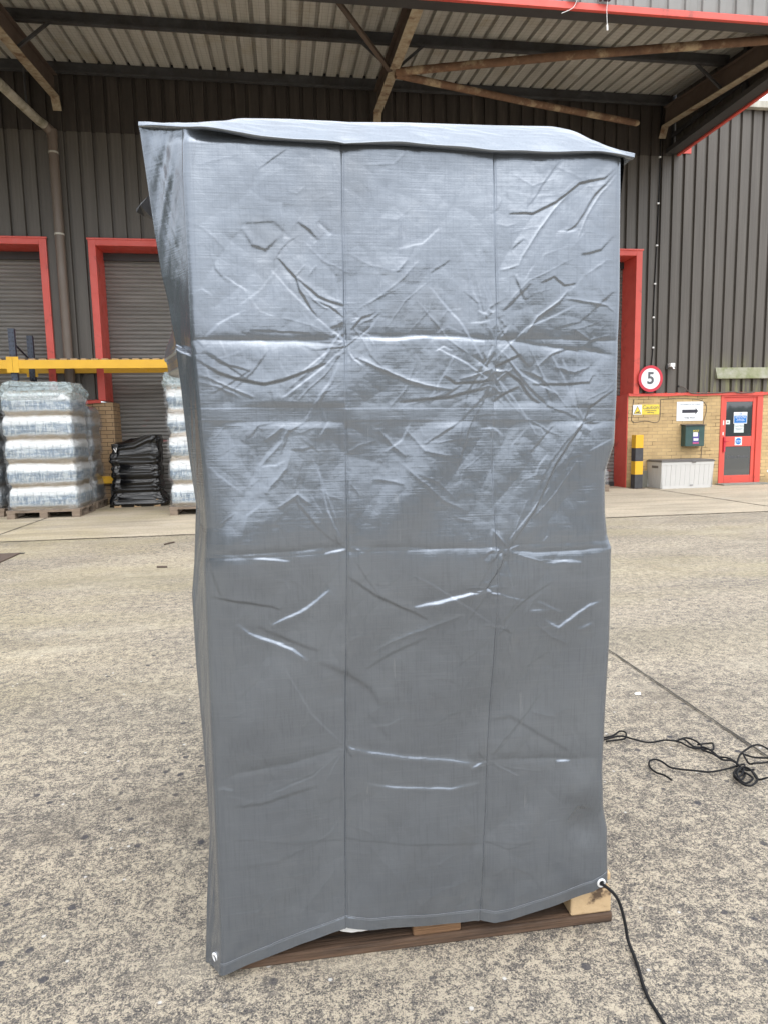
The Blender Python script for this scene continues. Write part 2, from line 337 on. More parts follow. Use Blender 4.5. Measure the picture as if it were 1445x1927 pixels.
def tarp_mat():
    t = NT('grey_tarpaulin')
    fz = t.noise(1, 2, .5, t.map((9, 9, 280))); fx = t.noise(1, 2, .5, t.map((280, 280, 9)))
    c = t.mix(t.ramp(t.noise(5, 5, .6), [(.3, 0), (.7, 1)]), (.212, .236, .269), (.184, .205, .236))
    c = t.mix(t.math('MULTIPLY', t.ramp(fx, [(.5, 0), (.72, 1)]), .22), c, (.10, .115, .14))
    c = t.mix(t.math('MULTIPLY', t.ramp(fz, [(.5, 0), (.72, 1)]), .22), c, (.25, .27, .30))
    c = t.mix(t.math('MULTIPLY', t.ramp(t.noise(2.3, 5, .6, t.map((1, 1, 1), loc=(.35, 0, .3))), [(.56, 0), (.74, 1)]), .35), c, (.135, .133, .128))
    c = t.mix(t.math('MULTIPLY', t.ramp(t.noise(9, 8, .75), [(.58, 0), (.8, 1)]), .25), c, (.26, .265, .27))
    sc = t.noise(1, 3, .6, t.map((60, 60, 7), (0, R(38), 0))); c = t.mix(t.math('MULTIPLY', t.ramp(sc, [(.70, 0), (.76, 1)]), .35), c, (.34, .36, .39))
    cr = t.noise(30, 6, .68, t.map((1.5, 1, 1), (0, R(35), 0)), 1.2)
    n = t.bump(fz, .13, .0018); n = t.bump(fx, .08, .0014, n); n = t.bump(cr, .12, .003, n)
    t.set(base=c, metal=.70, rough=t.ramp(t.noise(7, 5, .6), [(.3, .17), (.7, .25)]), spec=.6, normal=n); return t.m
M['tarp'] = tarp_mat()
M['thread'] = simple('pale_thread', (.20, .21, .23), None, 30, .6)

def goods_mat(name, tier, z0, pale):
    t = NT(name); x = t.xyz()
    f = t.math('FRACT', t.math('DIVIDE', t.math('ADD', t.math('SUBTRACT', x[2], z0), t.math('MULTIPLY', t.math('SUBTRACT', t.noise(3, 3), .5), .10)), tier))
    k = pale
    c = t.ramp(f, [(.0, (.20*k, .155*k, .10*k)), (.13, (.30*k, .25*k, .18*k)), (.22, (.36*k, .40*k, .42*k)), (.60, (.40*k, .46*k, .50*k)), (.70, (.72*k, .75*k, .77*k)), (.90, (.66*k, .67*k, .67*k)), (1, (.28*k, .23*k, .17*k))])  # bag tones, with gap shadow and shoulder highlight put into the colour
    st = t.noise(1, 4, .7, t.comb(t.math('MULTIPLY', t.math('ADD', x[0], x[1]), 24.0), 0.0, t.math('MULTIPLY', x[2], 5.0)))
    st2 = t.noise(1, 2, .5, t.comb(t.math('MULTIPLY', t.math('ADD', x[0], x[1]), 3.0), 0.0, t.math('MULTIPLY', x[2], 30.0)))
    sm = t.math('MULTIPLY', t.ramp(f, [(.2, 0), (.28, 1), (.55, 1), (.66, 0)]), t.ramp(t.math('MULTIPLY', st, t.math('ADD', st2, .5)), [(.44, 0), (.54, 1)]))
    c = t.mix(t.math('MULTIPLY', sm, .9), c, (.10*k, .16*k, .23*k))
    c = t.mix(t.math('MULTIPLY', t.ramp(t.noise(4, 4), [(.5, 0), (.75, 1)]), .3), c, (.4*k, .42*k, .42*k))
    pk = t.math('FRACT', t.math('MULTIPLY', t.math('ADD', x[0], x[1]), 8.3)); c = t.mix(t.math('MULTIPLY', t.math('MULTIPLY', t.ramp(pk, [(.0, 1), (.10, 0), (.92, 0), (1, 1)]), t.ramp(f, [(.15, 0), (.25, 1), (.7, 1), (.85, 0)])), .6), c, (.14*k, .18*k, .21*k))
    t.set(base=c, rough=.35, coat=1.0, coatr=.07, normal=t.bump(t.noise(9, 5, .6, t.map((.8, .8, 3.2)), .6), .6, .04)); return t.m
M['goods'] = goods_mat('bagged_goods', .385, .13, 1.0); M['goods_dark'] = goods_mat('dark_bagged_goods', .385, .13, .38)
def film_mat(name, col, a0, a1, rough, scale=(3, 3, 14)):
    t = NT(name); v = t.map(scale); n = t.noise(2.2, 6, .65, v, .7)
    al = t.ramp(n, [(.35, a0), (.7, a1)])
    t.set(base=col, rough=rough, spec=.8 if a0 < 1 else .55, coat=.6 if a0 < 1 else 0, coatr=.08, alpha=al, normal=t.bump(n, .7 if a0 < 1 else .35, .04 if a0 < 1 else .02)); return t.m
M['film'] = film_mat('clear_stretch_film', (.70, .74, .78), .02, .26, .08)
M['film_loose'] = film_mat('loose_clear_film', (.52, .62, .64), .22, .75, .12, (7, 7, 7))
M['film_black'] = film_mat('black_stretch_film', (.005, .005, .006), 1, 1, .13, (1.2, 1.2, 22))
def glass_mat():
    t = NT('dark_glass'); t.set(base=(.045, .052, .057), rough=.04, spec=1.0, coat=1.0, coatr=.02); return t.m
M['glass'] = glass_mat()
M['leaf'] = simple('dark_leaves', (.035, .06, .022), (.05, .085, .03), 1.5, .6)
# ---------------------------------------------------------------- ground
YW = 13.5
def struct(name, mb, mat): return tag(mb.build(name, mat), kind='structure')
struct('ground', MB().add([(-120, -120, 0), (120, -120, 0), (120, 160, 0), (-120, 160, 0)], [(0, 1, 2, 3)]), M['ground'])
def apron_sheet():
    n = 160; xs = np.linspace(-40, 40, n); e = 9.02 + .05*perlin(xs*.9, xs*0, 3) + .02*perlin(xs*6, xs*0, 4)
    m = MB(); m.add([(x, y, .004) for x, y in zip(xs, e)] + [(x, 14.4, .004) for x in xs], [(i, i+1, n+i+1, n+i) for i in range(n-1)])
    struct('apron', m, M['apron'])
apron_sheet()
def strip(pts, wd, z, seed):
    rng = random.Random(seed); P = []
    for a, b in zip(pts, pts[1:]):
        k = max(2, int((Vector(b)-Vector(a)).length/.06)); P += [Vector(a).lerp(Vector(b), i/k) for i in range(k)]
    P.append(Vector(pts[-1])); d = (Vector(pts[-1])-Vector(pts[0])).normalized(); nn = Vector((-d.y, d.x)); L_ = []; R_ = []
    for p in P:
        o = rng.uniform(-.25, .25)*wd; q = wd*rng.uniform(.35, .75)
        L_.append(((p+nn*(q+o)).x, (p+nn*(q+o)).y, z)); R_.append(((p-nn*(q-o)).x, (p-nn*(q-o)).y, z))
    n = len(P); return MB().add(L_+R_, [(n+i, n+i+1, i+1, i) for i in range(n-1)])
for x0, y0, y1, wd in ((1.822, -2, 9.0, .009), (1.82, 9.05, 13.4, .02), (-3.9, -1, 8.95, .010), (-3.9, 9.05, 13.4, .02), (7.55, -1, 8.95, .016), (7.55, 9.05, 13.4, .022)):
    struct('slab_joint', strip([(x0, y0), (x0+.004, (y0+y1)/2), (x0, y1)], wd, .008, int(y0*10+x0*100)), M['joint'])
struct('slab_joint', strip([(-9, 9.03), (-1, 9.0), (12, 9.04)], .02, .009, 9), M['joint'])

# ---------------------------------------------------------------- warehouse
wh = thing('warehouse', 'dark brown ribbed metal warehouse with red trimmed loading doors and low brick base', 'warehouse', (0, YW, 0))
PER, PH = .2507, 8.06
DOORS = ((-7.80, -4.16), (-3.44, .20), (3.75, 7.43))      # outside of the red frames
DTOP = 4.93
def ribs(m, x0, x1, zf, z1, depth, y0, groove=.048, side=.010, axis='x'):
    k = math.floor((x0-PH)/PER); xs = []
    while PH+k*PER < x1+PER:
        c = PH+k*PER
        xs += [(c-groove/2-side, -depth), (c-groove/2, 0), (c+groove/2, 0), (c+groove/2+side, -depth)]; k += 1
    xs = [p for p in xs if x0 <= p[0] <= x1]
    for (xa, ya), (xb, yb) in zip(xs, xs[1:]):
        za = zf((xa+xb)/2)
        m.add([(xa, y0+ya, za), (xb, y0+yb, za), (xb, y0+yb, z1), (xa, y0+ya, z1)], [(0, 1, 2, 3)])
def zfloor(x):
    for a, b in DOORS:
        if a < x < b: return DTOP
    return 1.96
m = MB(); ribs(m, -14, 16, zfloor, 6.81, .050, .014); m.build('cladding', M['cladding'], wh)
m = MB(); ribs(m, -14, 8.08, lambda x: 6.78, 7.93, .036, -.008); m.build('cladding', M['cladding_shaded'], wh)
m = MB(); ribs(m, 8.08, 16, lambda x: 6.81, 7.93, .050, .014); m.build('cladding', M['cladding'], wh)
MB().box(8.27, 8.46, -.05, -.037, 6.85, 6.97).build('end_plate', M['red'], wh)
# roof edge and body behind the sheets
m = MB().box(-14, 16, .05, .12, 4.95, 7.8); m.box(-14, 16, .12, 12, 7.7, 7.8); m.build('roof', M['purlin'], wh)
m = MB().box(8.24, 16, -.16, -.04, 7.76, 7.90); m.box(8.24, 16, -.05, .3, 7.90, 7.93); m.build('gutter', M['gutter'], wh, .01)
# brick base
for a, b, mt in ((-14, -7.8, 'tanbrick'), (-4.16, -3.20, 'tanbrick'), (.20, 3.75, 'buff'), (7.22, 9.36, 'buff'), (10.36, 16, 'buff')):
    MB().box(a, b, -.03, .52, 0, 1.955).build('brick_base', M[mt], wh, .004)
MB().box(9.36, 10.36, .0, .5, 1.93, 1.955).build('lintel', M['buff'], wh)
for a, b in ((-4.2, -3.40), (.18, 3.78), (7.20, 16)):
    m = MB(); n = 40
    for i in range(n):
        xa, xb = a+(b-a)*i/n, a+(b-a)*(i+1)/n
        j = lambda q: .006*math.sin(q*9.1)+.005*math.sin(q*23)
        m.add([(xa, -.075, 1.94+j(xa)), (xb, -.075, 1.94+j(xb)), (xb, -.075, 1.985+j(xb)), (xa, -.075, 1.985+j(xa)), (xa, .0, 1.95), (xb, .0, 1.95), (xb, -.02, 2.01), (xa, -.02, 2.01)],
              [(0, 1, 2, 3), (4, 5, 1, 0), (3, 2, 6, 7)])
    m.build('drip_trim', M['red'], wh)
m = MB().box(9.19, 16, -.13, -.038, 2.29, 2.305); m.add([(9.19, -.13, 2.3), (16, -.13, 2.3), (16, -.045, 2.53), (9.19, -.045, 2.53)], [(0, 1, 2, 3)]); m.add([(9.19, -.13, 2.3), (9.19, -.045, 2.53), (9.19, -.038, 2.3)], [(0, 1, 2)])
o = m.build('drip_flashing', M['moss'], wh); o['label'] = 'moss stained flashing above the red glazed door'
# loading doors
def shutter(a, b, red_to):
    m = MB(); ztop = 4.80; n = int(ztop/.076); xa, xb = a+.05, b-.05; rows = []
    for i in range(n*6+1):
        z = i*ztop/(n*6); ph = (i % 6)/6
        rows.append([(xa, .52-.016*math.sin(math.pi*ph)**.7, z), (xb, .52-.016*math.sin(math.pi*ph)**.7, z)])
    m.grid(np.array(rows), False)
    d = m.build('roller_door', M['shutter'], wh)
    f = MB()
    f.box(a, a+.13, -.085, .5, red_to[0], 4.93); f.box(b-.13, b, -.085, .5, red_to[1], 4.93)
    if b > 7: f.box(7.195, 7.217, -.034, .5, 0, 1.979); f.box(7.217, 7.30, .02, .5, 1.957, 1.979)
    f.box(a+.13, b-.13, -.085, .5, 4.80, 4.93); f.box(a-.02, b+.02, -.10, -.085, 4.90, 4.935)
    f.build('door_frame', M['red'], d, .006)
    MB().box(xa, xb, .44, .5, 4.66, 4.80).build('shutter_box', M['black_trim'], d)
    MB().box(xa, xb, .47, .50, .0, .10).build('bottom_rail', M['black_trim'], d)
shutter(*DOORS[0], (1.98, 1.98)); shutter(*DOORS[1], (1.98, 1.98)); shutter(*DOORS[2], (1.98, 1.98))
# the red reveal beside the buff brick
# personnel door
dl = MB(); X0, X1 = 9.42, 10.22; yf = -.02
for bx in ((X0, X0+.085, .02, 1.90), (X1-.085, X1, .02, 1.90), (X0+.085, X1-.085, .02, .20), (X0+.085, X1-.085, .83, 1.05), (X0+.085, X1-.085, 1.80, 1.90)):
    dl.box(bx[0], bx[1], yf, yf+.05, bx[2], bx[3])
door = dl.build('entrance_door', M['red'], wh, .006)
for za, zb in ((.20, .83), (1.05, 1.80)): MB().box(X0+.085, X1-.085, yf+.015, yf+.03, za, zb).build('pane', M['glass'], door)
MB().box(9.36, 9.42, -.045, .06, 0, 1.955).box(10.22, 10.36, -.045, .06, 0, 1.955).box(9.42, 10.22, -.045, .06, 1.90, 1.955).build('door_frame', M['red'], door, .004)
m = MB().box(9.45, 9.49, -.06, -.022, .72, 1.04); m.tube([(9.47, -.03, .95), (9.47, -.075, .95), (9.56, -.075, .95)], .011); m.build('handle', M['sign_red'], door, .004)
for z0_, z1_ in ((1.30, 1.40), (1.08, 1.15)): MB().box(9.43, 9.455, -.03, -.021, z0_, z1_).build('lock_plate', M['white'], door)
MB().box(9.30, 10.40, -.32, -.04, .0, .035).build('door_step', M['concrete_end'], wh, .01)
MB().box(7.52, 7.74, -.06, -.032, 0, .36).build('patch', M['concrete_end'], wh)
text('lettering', 'Online Traders', .085, M['ink_grey'], door, (9.83, yf+.0128, .60))

# signs on the glazed door
sg = thing('notice', 'blue and white health and safety notice on the upper door glass', 'notice', (9.85, YW-.012, 1.45))
MB().box(-.16, .16, -.004, 0, -.125, .125).build('plate', M['sign_white'], sg)
MB().box(-.147, .147, -.007, -.0045, -.108, .05).build('panel', M['sign_blue'], sg)
for i, (s_, z_) in enumerate((('Health and Safety at', .03), ('Work etc Act 1974', .0), ('All visitors must', -.035), ('report to reception', -.06))): text('lettering', s_, .031 if i < 2 else .026, M['ink_white'], sg, (0, -.0085, z_), bold=.0004)
for sx in (-1, 1): MB().tube([(sx*.011, -.0065, .105), (sx*.022, -.0065, .088), (sx*.011, -.0065, .068)], .006, 8).build('emblem', M['sign_blue'], sg)
sg = thing('paper_notice', 'pale printed paper notice taped under the blue door notice', 'notice', (9.825, YW-.012, 1.225))
MB().box(-.115, .115, -.003, 0, -.095, .095).build('sheet', M['paper'], sg)
text('lettering', 'Courier Notice', .034, M['ink_grey'], sg, (0, -.0045, .05)); text('lettering', 'please ring the bell\nand wait here', .022, M['ink_pale'], sg, (0, -.0045, -.015))
sg = thing('fire_door_sign', 'small white square sign with blue disc on the red door rail', 'sign', (9.815, YW-.024, .945))
MB().box(-.085, .085, -.004, 0, -.088, .088).build('plate', M['sign_white'], sg)
m = MB(); n = 32; m.poly([(.07*math.cos(2*math.pi*i/n), .07*math.sin(2*math.pi*i/n)) for i in range(n)], -.007, -.0045); m.build('disc', M['sign_blue'], sg)
text('lettering', 'Fire door\nkeep shut', .03, M['ink_white'], sg, (0, -.0085, .0), bold=.0006)
sg = thing('door_sticker', 'pale green sticker at the left edge of the upper door glass', 'sticker', (9.555, YW-.010, 1.36)); MB().box(-.05, .05, -.003, 0, -.045, .045).build('sheet', M['paper'], sg)
MB().box(-.02, .02, -.0045, -.003, -.015, .015).build('print', M['moss'], sg)

# speed limit sign
sg = thing('speed_sign', 'round white speed limit sign with red ring reading 5', 'sign', (7.65, YW-.13, 2.30))
def disc(r0, r1, y0, y1, n=48):
    m = MB(); vs = []
    for y in (y0, y1):
        for r in (r0, r1): vs += [(r*math.cos(2*math.pi*i/n), y, r*math.sin(2*math.pi*i/n)) for i in range(n)]
    q = lambda a, b: [(a*n+i, a*n+(i+1) % n, b*n+(i+1) % n, b*n+i) for i in range(n)]
    return m.add(vs, q(0, 1)+q(1, 3)+q(3, 2)+q(2, 0))
disc(.215, .275, -.012, 0).build('ring', M['sign_red'], sg)
n = 48; MB().poly([(.216*math.cos(2*math.pi*i/n), .216*math.sin(2*math.pi*i/n)) for i in range(n)], -.010, -.001).build('face', M['sign_white'], sg)
text('numeral', '5', .34, M['ink_grey'], sg, (0, -.0125, .0), bold=.008)
MB().box(-.02, .02, 0, .05, -.2, .2).build('bracket', M['steel'], sg)

# caution sign
sg = thing('caution_sign', 'yellow and white caution sign with warning triangle on the brick', 'sign', (7.625, YW-.033, 1.66))
MB().box(-.30, .30, -.005, 0, -.105, .105).build('plate', M['sign_yellow'], sg)
MB().box(-.298, -.10, -.0075, -.0052, -.103, .103).build('panel', M['sign_white'], sg)
MB().poly([(-.285, -.088), (-.112, -.088), (-.1985, .082)], -.0095, -.008).build('triangle', M['ink'], sg)
MB().poly([(-.272, -.080), (-.125, -.080), (-.1985, .064)], -.0115, -.0098).build('triangle', M['sign_yellow'], sg)
MB().poly([(-.24, -.066), (-.155, -.066), (-.155, -.044), (-.175, -.030), (-.185, -.040), (-.24, -.056)], -.0135, -.0118).build('symbol', M['ink'], sg)
text('lettering', 'Caution', .115, M['ink_grey'], sg, (.10, -.0065, .045)); text('lettering', 'Loading vehicles\noperating', .042, M['ink_grey'], sg, (.10, -.0065, -.04))
# deliveries sign
sg = thing('deliveries_sign', 'white deliveries and returns sign with black arrow pointing right', 'sign', (8.635, YW-.033, 1.61))
MB().box(-.305, .305, -.005, 0, -.205, .205).build('plate', M['sign_white'], sg)
text('lettering', 'DELIVERIES & RETURNS', .047, M['ink_pale'], sg, (0, -.0065, .145)); text('lettering', 'THIS WAY', .055, M['ink_grey'], sg, (0, -.0065, -.14))
MB().poly([(-.18, -.035), (.13, -.035), (.13, -.07), (.19, .0), (.13, .07), (.13, .035), (-.18, .035)], -.0075, -.0052).build('arrow', M['ink'], sg)
# hazard diamond at the frame edge
sg = thing('diamond_sign', 'white and red diamond placard low on the brick beside the door', 'sign', (10.72, YW-.033, .27))
MB().poly([(0, -.19), (.19, 0), (0, .19), (-.19, 0)], -.005, 0).build('plate', M['sign_white'], sg); MB().poly([(0, -.15), (.15, 0), (0, .15), (-.15, 0)], -.0075, -.0052).build('panel', M['sign_red'], sg)
# green post box
pb = thing('post_box', 'dark green wall post box with a printed label under the arrow sign', 'post box', (8.67, YW-.03, .86))
MB().poly([(-.22, 0), (.22, 0), (.22, .45), (-.22, .45)], -.17, 0).build('body', M['green_box'], pb, .008)
MB().add([(-.245, 0, .475), (.245, 0, .475), (.245, -.2, .455), (-.245, -.2, .455), (-.245, 0, .462), (.245, 0, .462), (.245, -.2, .442), (-.245, -.2, .442)], [(0, 3, 2, 1), (4, 5, 6, 7), (3, 7, 6, 2), (0, 4, 7, 3), (1, 2, 6, 5)]).build('lid', M['black_trim'], pb)
lb = MB().box(-.05, .09, -.173, -.1705, .06, .28).build('label_sheet', M['purple'], pb)
MB().box(-.045, .06, -.1755, -.1735, .21, .30).build('white_panel', M['white'], lb); MB().box(-.035, .075, -.1755, -.1735, .12, .17).build('white_panel', M['white'], lb); MB().box(-.05, .09, -.1755, -.1735, .055, .085).build('pink_panel', M['pink'], lb)
text('lettering', 'POST', .06, M['sign_yellow'], pb, (.02, -.172, .325))
# storage box
sb = thing('storage_box', 'pale grey resin storage box with dark lid against the brick', 'storage box', (8.27, 12.90, 0))
bm = MB(); W_, D_, H_ = 1.17, .56, .56
def panel_ribs(p0, p1, n, out):
    p0, p1 = Vector(p0), Vector(p1); d = (p1-p0)/n; o_ = Vector(out); rows = []
    prof = []
    for i in range(n):
        for t, dep in ((.0, 0), (.04, 1), (.93, 1), (.97, 0)): prof.append(p0+d*(i+t)+o_*(.006*dep))
    prof.append(p1); return [[(p.x-o_.x*.03*(1-k)*1, p.y-o_.y*.03*(1-k), z) for p in prof] for z, k in ((.015, 0), (.10, .2), (.50, 1), (.56, 1.05))]
for r_ in (panel_ribs((-W_/2, 0, 0), (W_/2, 0, 0), 11, (0, -1, 0)), panel_ribs((-W_/2, D_, 0), (-W_/2, 0, 0), 7, (-1, 0, 0)), panel_ribs((W_/2, 0, 0), (W_/2, D_, 0), 7, (1, 0, 0)), panel_ribs((W_/2, D_, 0), (-W_/2, D_, 0), 8, (0, 1, 0))): bm.grid(np.array(r_), False)
bm.box(-W_/2-.004, W_/2+.004, -.010, D_, .50, .555); bm.box(-W_/2+.03, W_/2-.03, .02, D_-.02, .0, .06)
bm.build('body', M['box_body'], sb)
MB().box(-W_/2-.02, W_/2+.02, -.025, D_+.0, .557, .585).box(-W_/2, W_/2, -.005, D_-.02, .585, .60).build('lid', M['box_lid'], sb, .008)
MB().box(.08, .17, -.034, -.024, .54, .575).build('latch', M['box_lid'], sb, .004); MB().box(-W_/2-.012, -W_/2+.0, .12, .36, .43, .48).build('handle', M['box_lid'], sb, .004); MB().box(.06, .13, -.004, .0, .06, .075).build('badge', M['ink_grey'], sb)
# bollard
bo = thing('bollard', 'square yellow and black striped bollard beside the loading door', 'bollard', (7.325, 13.24, 0))
for i, (a, b, mt) in enumerate(((0, .30, 'black_stripe'), (.30, .58, 'yellow'), (.58, .855, 'black_stripe'), (.855, 1.13, 'yellow'))): MB().box(-.088, .088, -.088, .088, a+.001, b).build('band', M[mt], bo, .006)
MB().box(-.13, .13, -.13, .13, 0, .012).build('base_plate', M['web'], bo)
# downpipe
dp = thing('downpipe', 'brown plastic downpipe between two loading doors with an elbow under the canopy', 'pipe', (-3.905, YW-.13, 0))
MB().tube([(0, 0, .0), (0, 0, 6.60), (-.0, .0, 6.68), (-.03, -.03, 6.74), (-.08, -.14, 6.78)], .083, 20).build('pipe', M['pipe'], dp)
for z in (1.2, 4.95, 6.35): MB().tube([(0, 0, z), (0, 0, z+.03)], .088, 20).build('collar', M['gutter'], dp)
for z in (2.4, 6.62): MB().tube([(0, 0, z), (0, 0, z+.14)], .091, 20).build('socket', M['pipe'], dp)
MB().tube([(-.08, -.14, 6.78), (-.11, -.3, 6.77), (-.16, -.9, 6.74), (-.33, -4.0, 6.55)], .075, 20).build('gutter_pipe', M['pipe_grey'], dp)
# wall odds and ends
cb = MB(); cb.tube(spline([(7.765, -.06, 7.9), (7.77, -.06, 6.6), (7.752, -.05, 5.02), (7.732, -.05, 4.25), (7.722, -.05, 3.57), (7.732, -.05, 2.95), (7.70, -.05, 2.55)]), .011, 6)
cc = thing('wall_cable', 'black cable clipped straight up the right hand cladding', 'cable', (0, YW, 0)); cb.build('cable', M['black'], cc)
for x_, z_ in ((7.765, 6.75), (7.755, 5.85), (7.752, 5.02), (7.732, 4.25), (7.722, 3.57), (7.732, 2.95)): MB().box(x_-.02, x_+.02, -.075, -.045, z_-.015, z_+.015).build('clip', M['white'], cc)
c2 = thing('loose_cable', 'thin grey cable looping from a hole in the cladding along the red trim', 'cable', (0, YW, 0)); MB().tube(spline([(8.38, -.03, 2.14), (8.44, -.09, 2.12), (8.52, -.10, 2.05), (8.62, -.09, 1.995), (8.8, -.09, 1.985), (9.1, -.09, 1.99), (9.4, -.09, 2.0), (9.6, -.09, 2.01), (9.8, -.09, 1.985), (10.1, -.09, 2.0)]), .012, 6).build('cable', M['cable'], c2)
MB().tube([(8.345, -.05, 2.14), (8.345, -.035, 2.14)], .022, 10).build('grommet', M['black'], c2)
c3 = thing('sign_cable', 'thin dark cable looped on the brick around the arrow sign and post box', 'cable', (0, YW, 0)); MB().tube(spline([(7.34, -.036, 1.88), (7.31, -.036, 1.6), (7.33, -.036, 1.4), (7.6, -.036, 1.42), (7.92, -.036, 1.41), (7.95, -.036, 1.8), (8.0, -.036, 1.87), (8.5, -.036, 1.88), (8.85, -.036, 1.85), (9.0, -.036, 1.75), (9.02, -.036, 1.6), (8.96, -.036, 1.35), (8.95, -.036, .9), (8.94, -.036, .6)]), .006, 6).build('cable', M['cable'], c3)
sc_ = thing('wall_lamp', 'small pale wall mounted security lamp on the right cladding', 'lamp', (8.13, YW-.04, 2.56)); MB().box(-.05, .06, -.12, 0, -.02, .06).build('bracket', M['white'], sc_, .01); MB().tube([(0, -.1, -.02), (.01, -.14, -.08)], .032, 12).build('head', M['steel'], sc_); MB().box(-.09, -.05, -.03, 0, -.06, .02).build('junction', M['black_trim'], sc_)

# ---------------------------------------------------------------- canopy over the loading doors
ca = thing('canopy', 'flat steel loading canopy with rusty rafters and red edged fascia', 'canopy', (0, YW, 0))
SL = .1045
zs = lambda y: 7.93+y*SL                               # sheet height, y measured from the wall
def roof_sheet():
    m = MB(); k = -86; xs = []
    while True:
        c = 8.0+k*.2507
        if c > 8.02: break
        xs += [(c-.034, 0), (c-.026, .07), (c+.026, .07), (c+.034, 0)]; k += 1
    for (xa, ha), (xb, hb) in zip(xs, xs[1:]):
        m.add([(xa, -4.30, zs(-4.3)+ha), (xb, -4.30, zs(-4.3)+hb), (xb, -.03, zs(0)+hb), (xa, -.03, zs(0)+ha)], [(0, 1, 2, 3)])
    m.build('roof_sheet', M['sheet'], ca)
    MB().box(-13.6, 8.12, -.035, -.012, 7.86, 8.05).add([(x, y, zs(y)+dz) for y in (-4.34, -.036) for x, dz in ((-13.6, .085), (8.115, .085), (8.115, .1), (-13.6, .1))], [(0, 1, 5, 4), (3, 7, 6, 2), (0, 3, 2, 1), (4, 5, 6, 7), (0, 4, 7, 3), (1, 2, 6, 5)]).build('roof_deck', M['purlin'], ca)
roof_sheet()
def purlin(y, h, w_):
    m = MB(); zt = zs(y)-.004
    m.box(-13.5, 7.93, y-.003, y+.003, zt-h, zt); m.box(-13.5, 7.93, y-w_, y-.003, zt-h, zt-h+.006); m.box(-13.5, 7.93, y-w_, y-w_+.004, zt-h+.006, zt-h+.03)
    m.build('purlin', M['purlin'], ca)
purlin(-.10, .20, .07); purlin(-1.95, .20, .075); purlin(-4.0, .2, .07)
RX = (-9.66, -3.795, 1.955, 7.78)
zl = lambda y: 7.305+y*SL                              # lower flange
for i, x in enumerate(RX):
    ya, yb = -.20, -4.22; H_ = .335
    f = MB(); f.add([(x+sx*.078, y, zl(y)+dz) for y in (ya, yb) for sx, dz in ((-1, 0), (1, 0), (1, .014), (-1, .014))], [(0, 1, 2, 3), (4, 7, 6, 5), (0, 4, 5, 1), (3, 2, 6, 7), (0, 3, 7, 4), (1, 5, 6, 2)])
    # sloping end plate of the lower flange
    f.add([(x+sx*.072, y, z) for y, z in ((ya, zl(ya)), (ya+.10, zl(ya)-.19), (ya+.115, zl(ya)-.185), (ya+.012, zl(ya)+.012)) for sx in (-1, 1)], [(0, 1, 3, 2), (2, 3, 5, 4), (4, 5, 7, 6), (6, 7, 1, 0), (0, 2, 4, 6), (1, 7, 5, 3)])
    r_ = f.build('rafter', M['flange'], ca)
    wb = MB(); wb.add([(x+sx*.006, y, z) for y in (ya-.0, yb) for sx, z in ((-1, zl(y)+.0145), (1, zl(y)+.0145), (1, zl(y)+H_), (-1, zl(y)+H_))], [(0, 1, 2, 3), (4, 7, 6, 5), (0, 4, 5, 1), (3, 2, 6, 7), (0, 3, 7, 4), (1, 5, 6, 2)])
    wb.add([(x+sx*.078, y, zl(y)+H_+dz) for y in (ya-.05, yb) for sx, dz in ((-1, 0), (1, 0), (1, .014), (-1, .014))], [(0, 1, 2, 3), (4, 7, 6, 5), (0, 4, 5, 1), (3, 2, 6, 7), (0, 3, 7, 4), (1, 5, 6, 2)])
    wb.build('web', M['web'], r_)
    for sx in (-1, 1): MB().obox((x+sx*.03, -2.02, zl(-2.0)+.03), (x+sx*.50, -1.98, zs(-1.98)-.19), .04, .04).build('strut', M['purlin'], r_)
b_ = MB(); b_.tube([(1.99, -2.07, 7.07), (4.5, -2.95, 7.0), (7.72, -3.95, 6.92)], .062, 14); b_.build('brace', M['rust'], ca)
b_ = MB(); b_.tube([(1.99, -2.03, 7.05), (4.5, -1.2, 7.13), (7.05, -.42, 7.22), (7.10, -.40, 7.222)], .058, 14, rr=[.058, .058, .058, .03]); b_.build('brace', M['rust'], ca)
MB().obox((1.90, -2.06, 7.09), (.95, -3.0, zs(-3)-.05), .07, .05).build('brace', M['web'], ca)
MB().tube([(-4.27, -.22, 7.72), (-4.27, -.22, 7.0)], .02, 8).obox((-4.30, -.22, 7.0), (-4.16, -.22, 6.97), .05, .04).build('hanger', M['purlin'], ca)
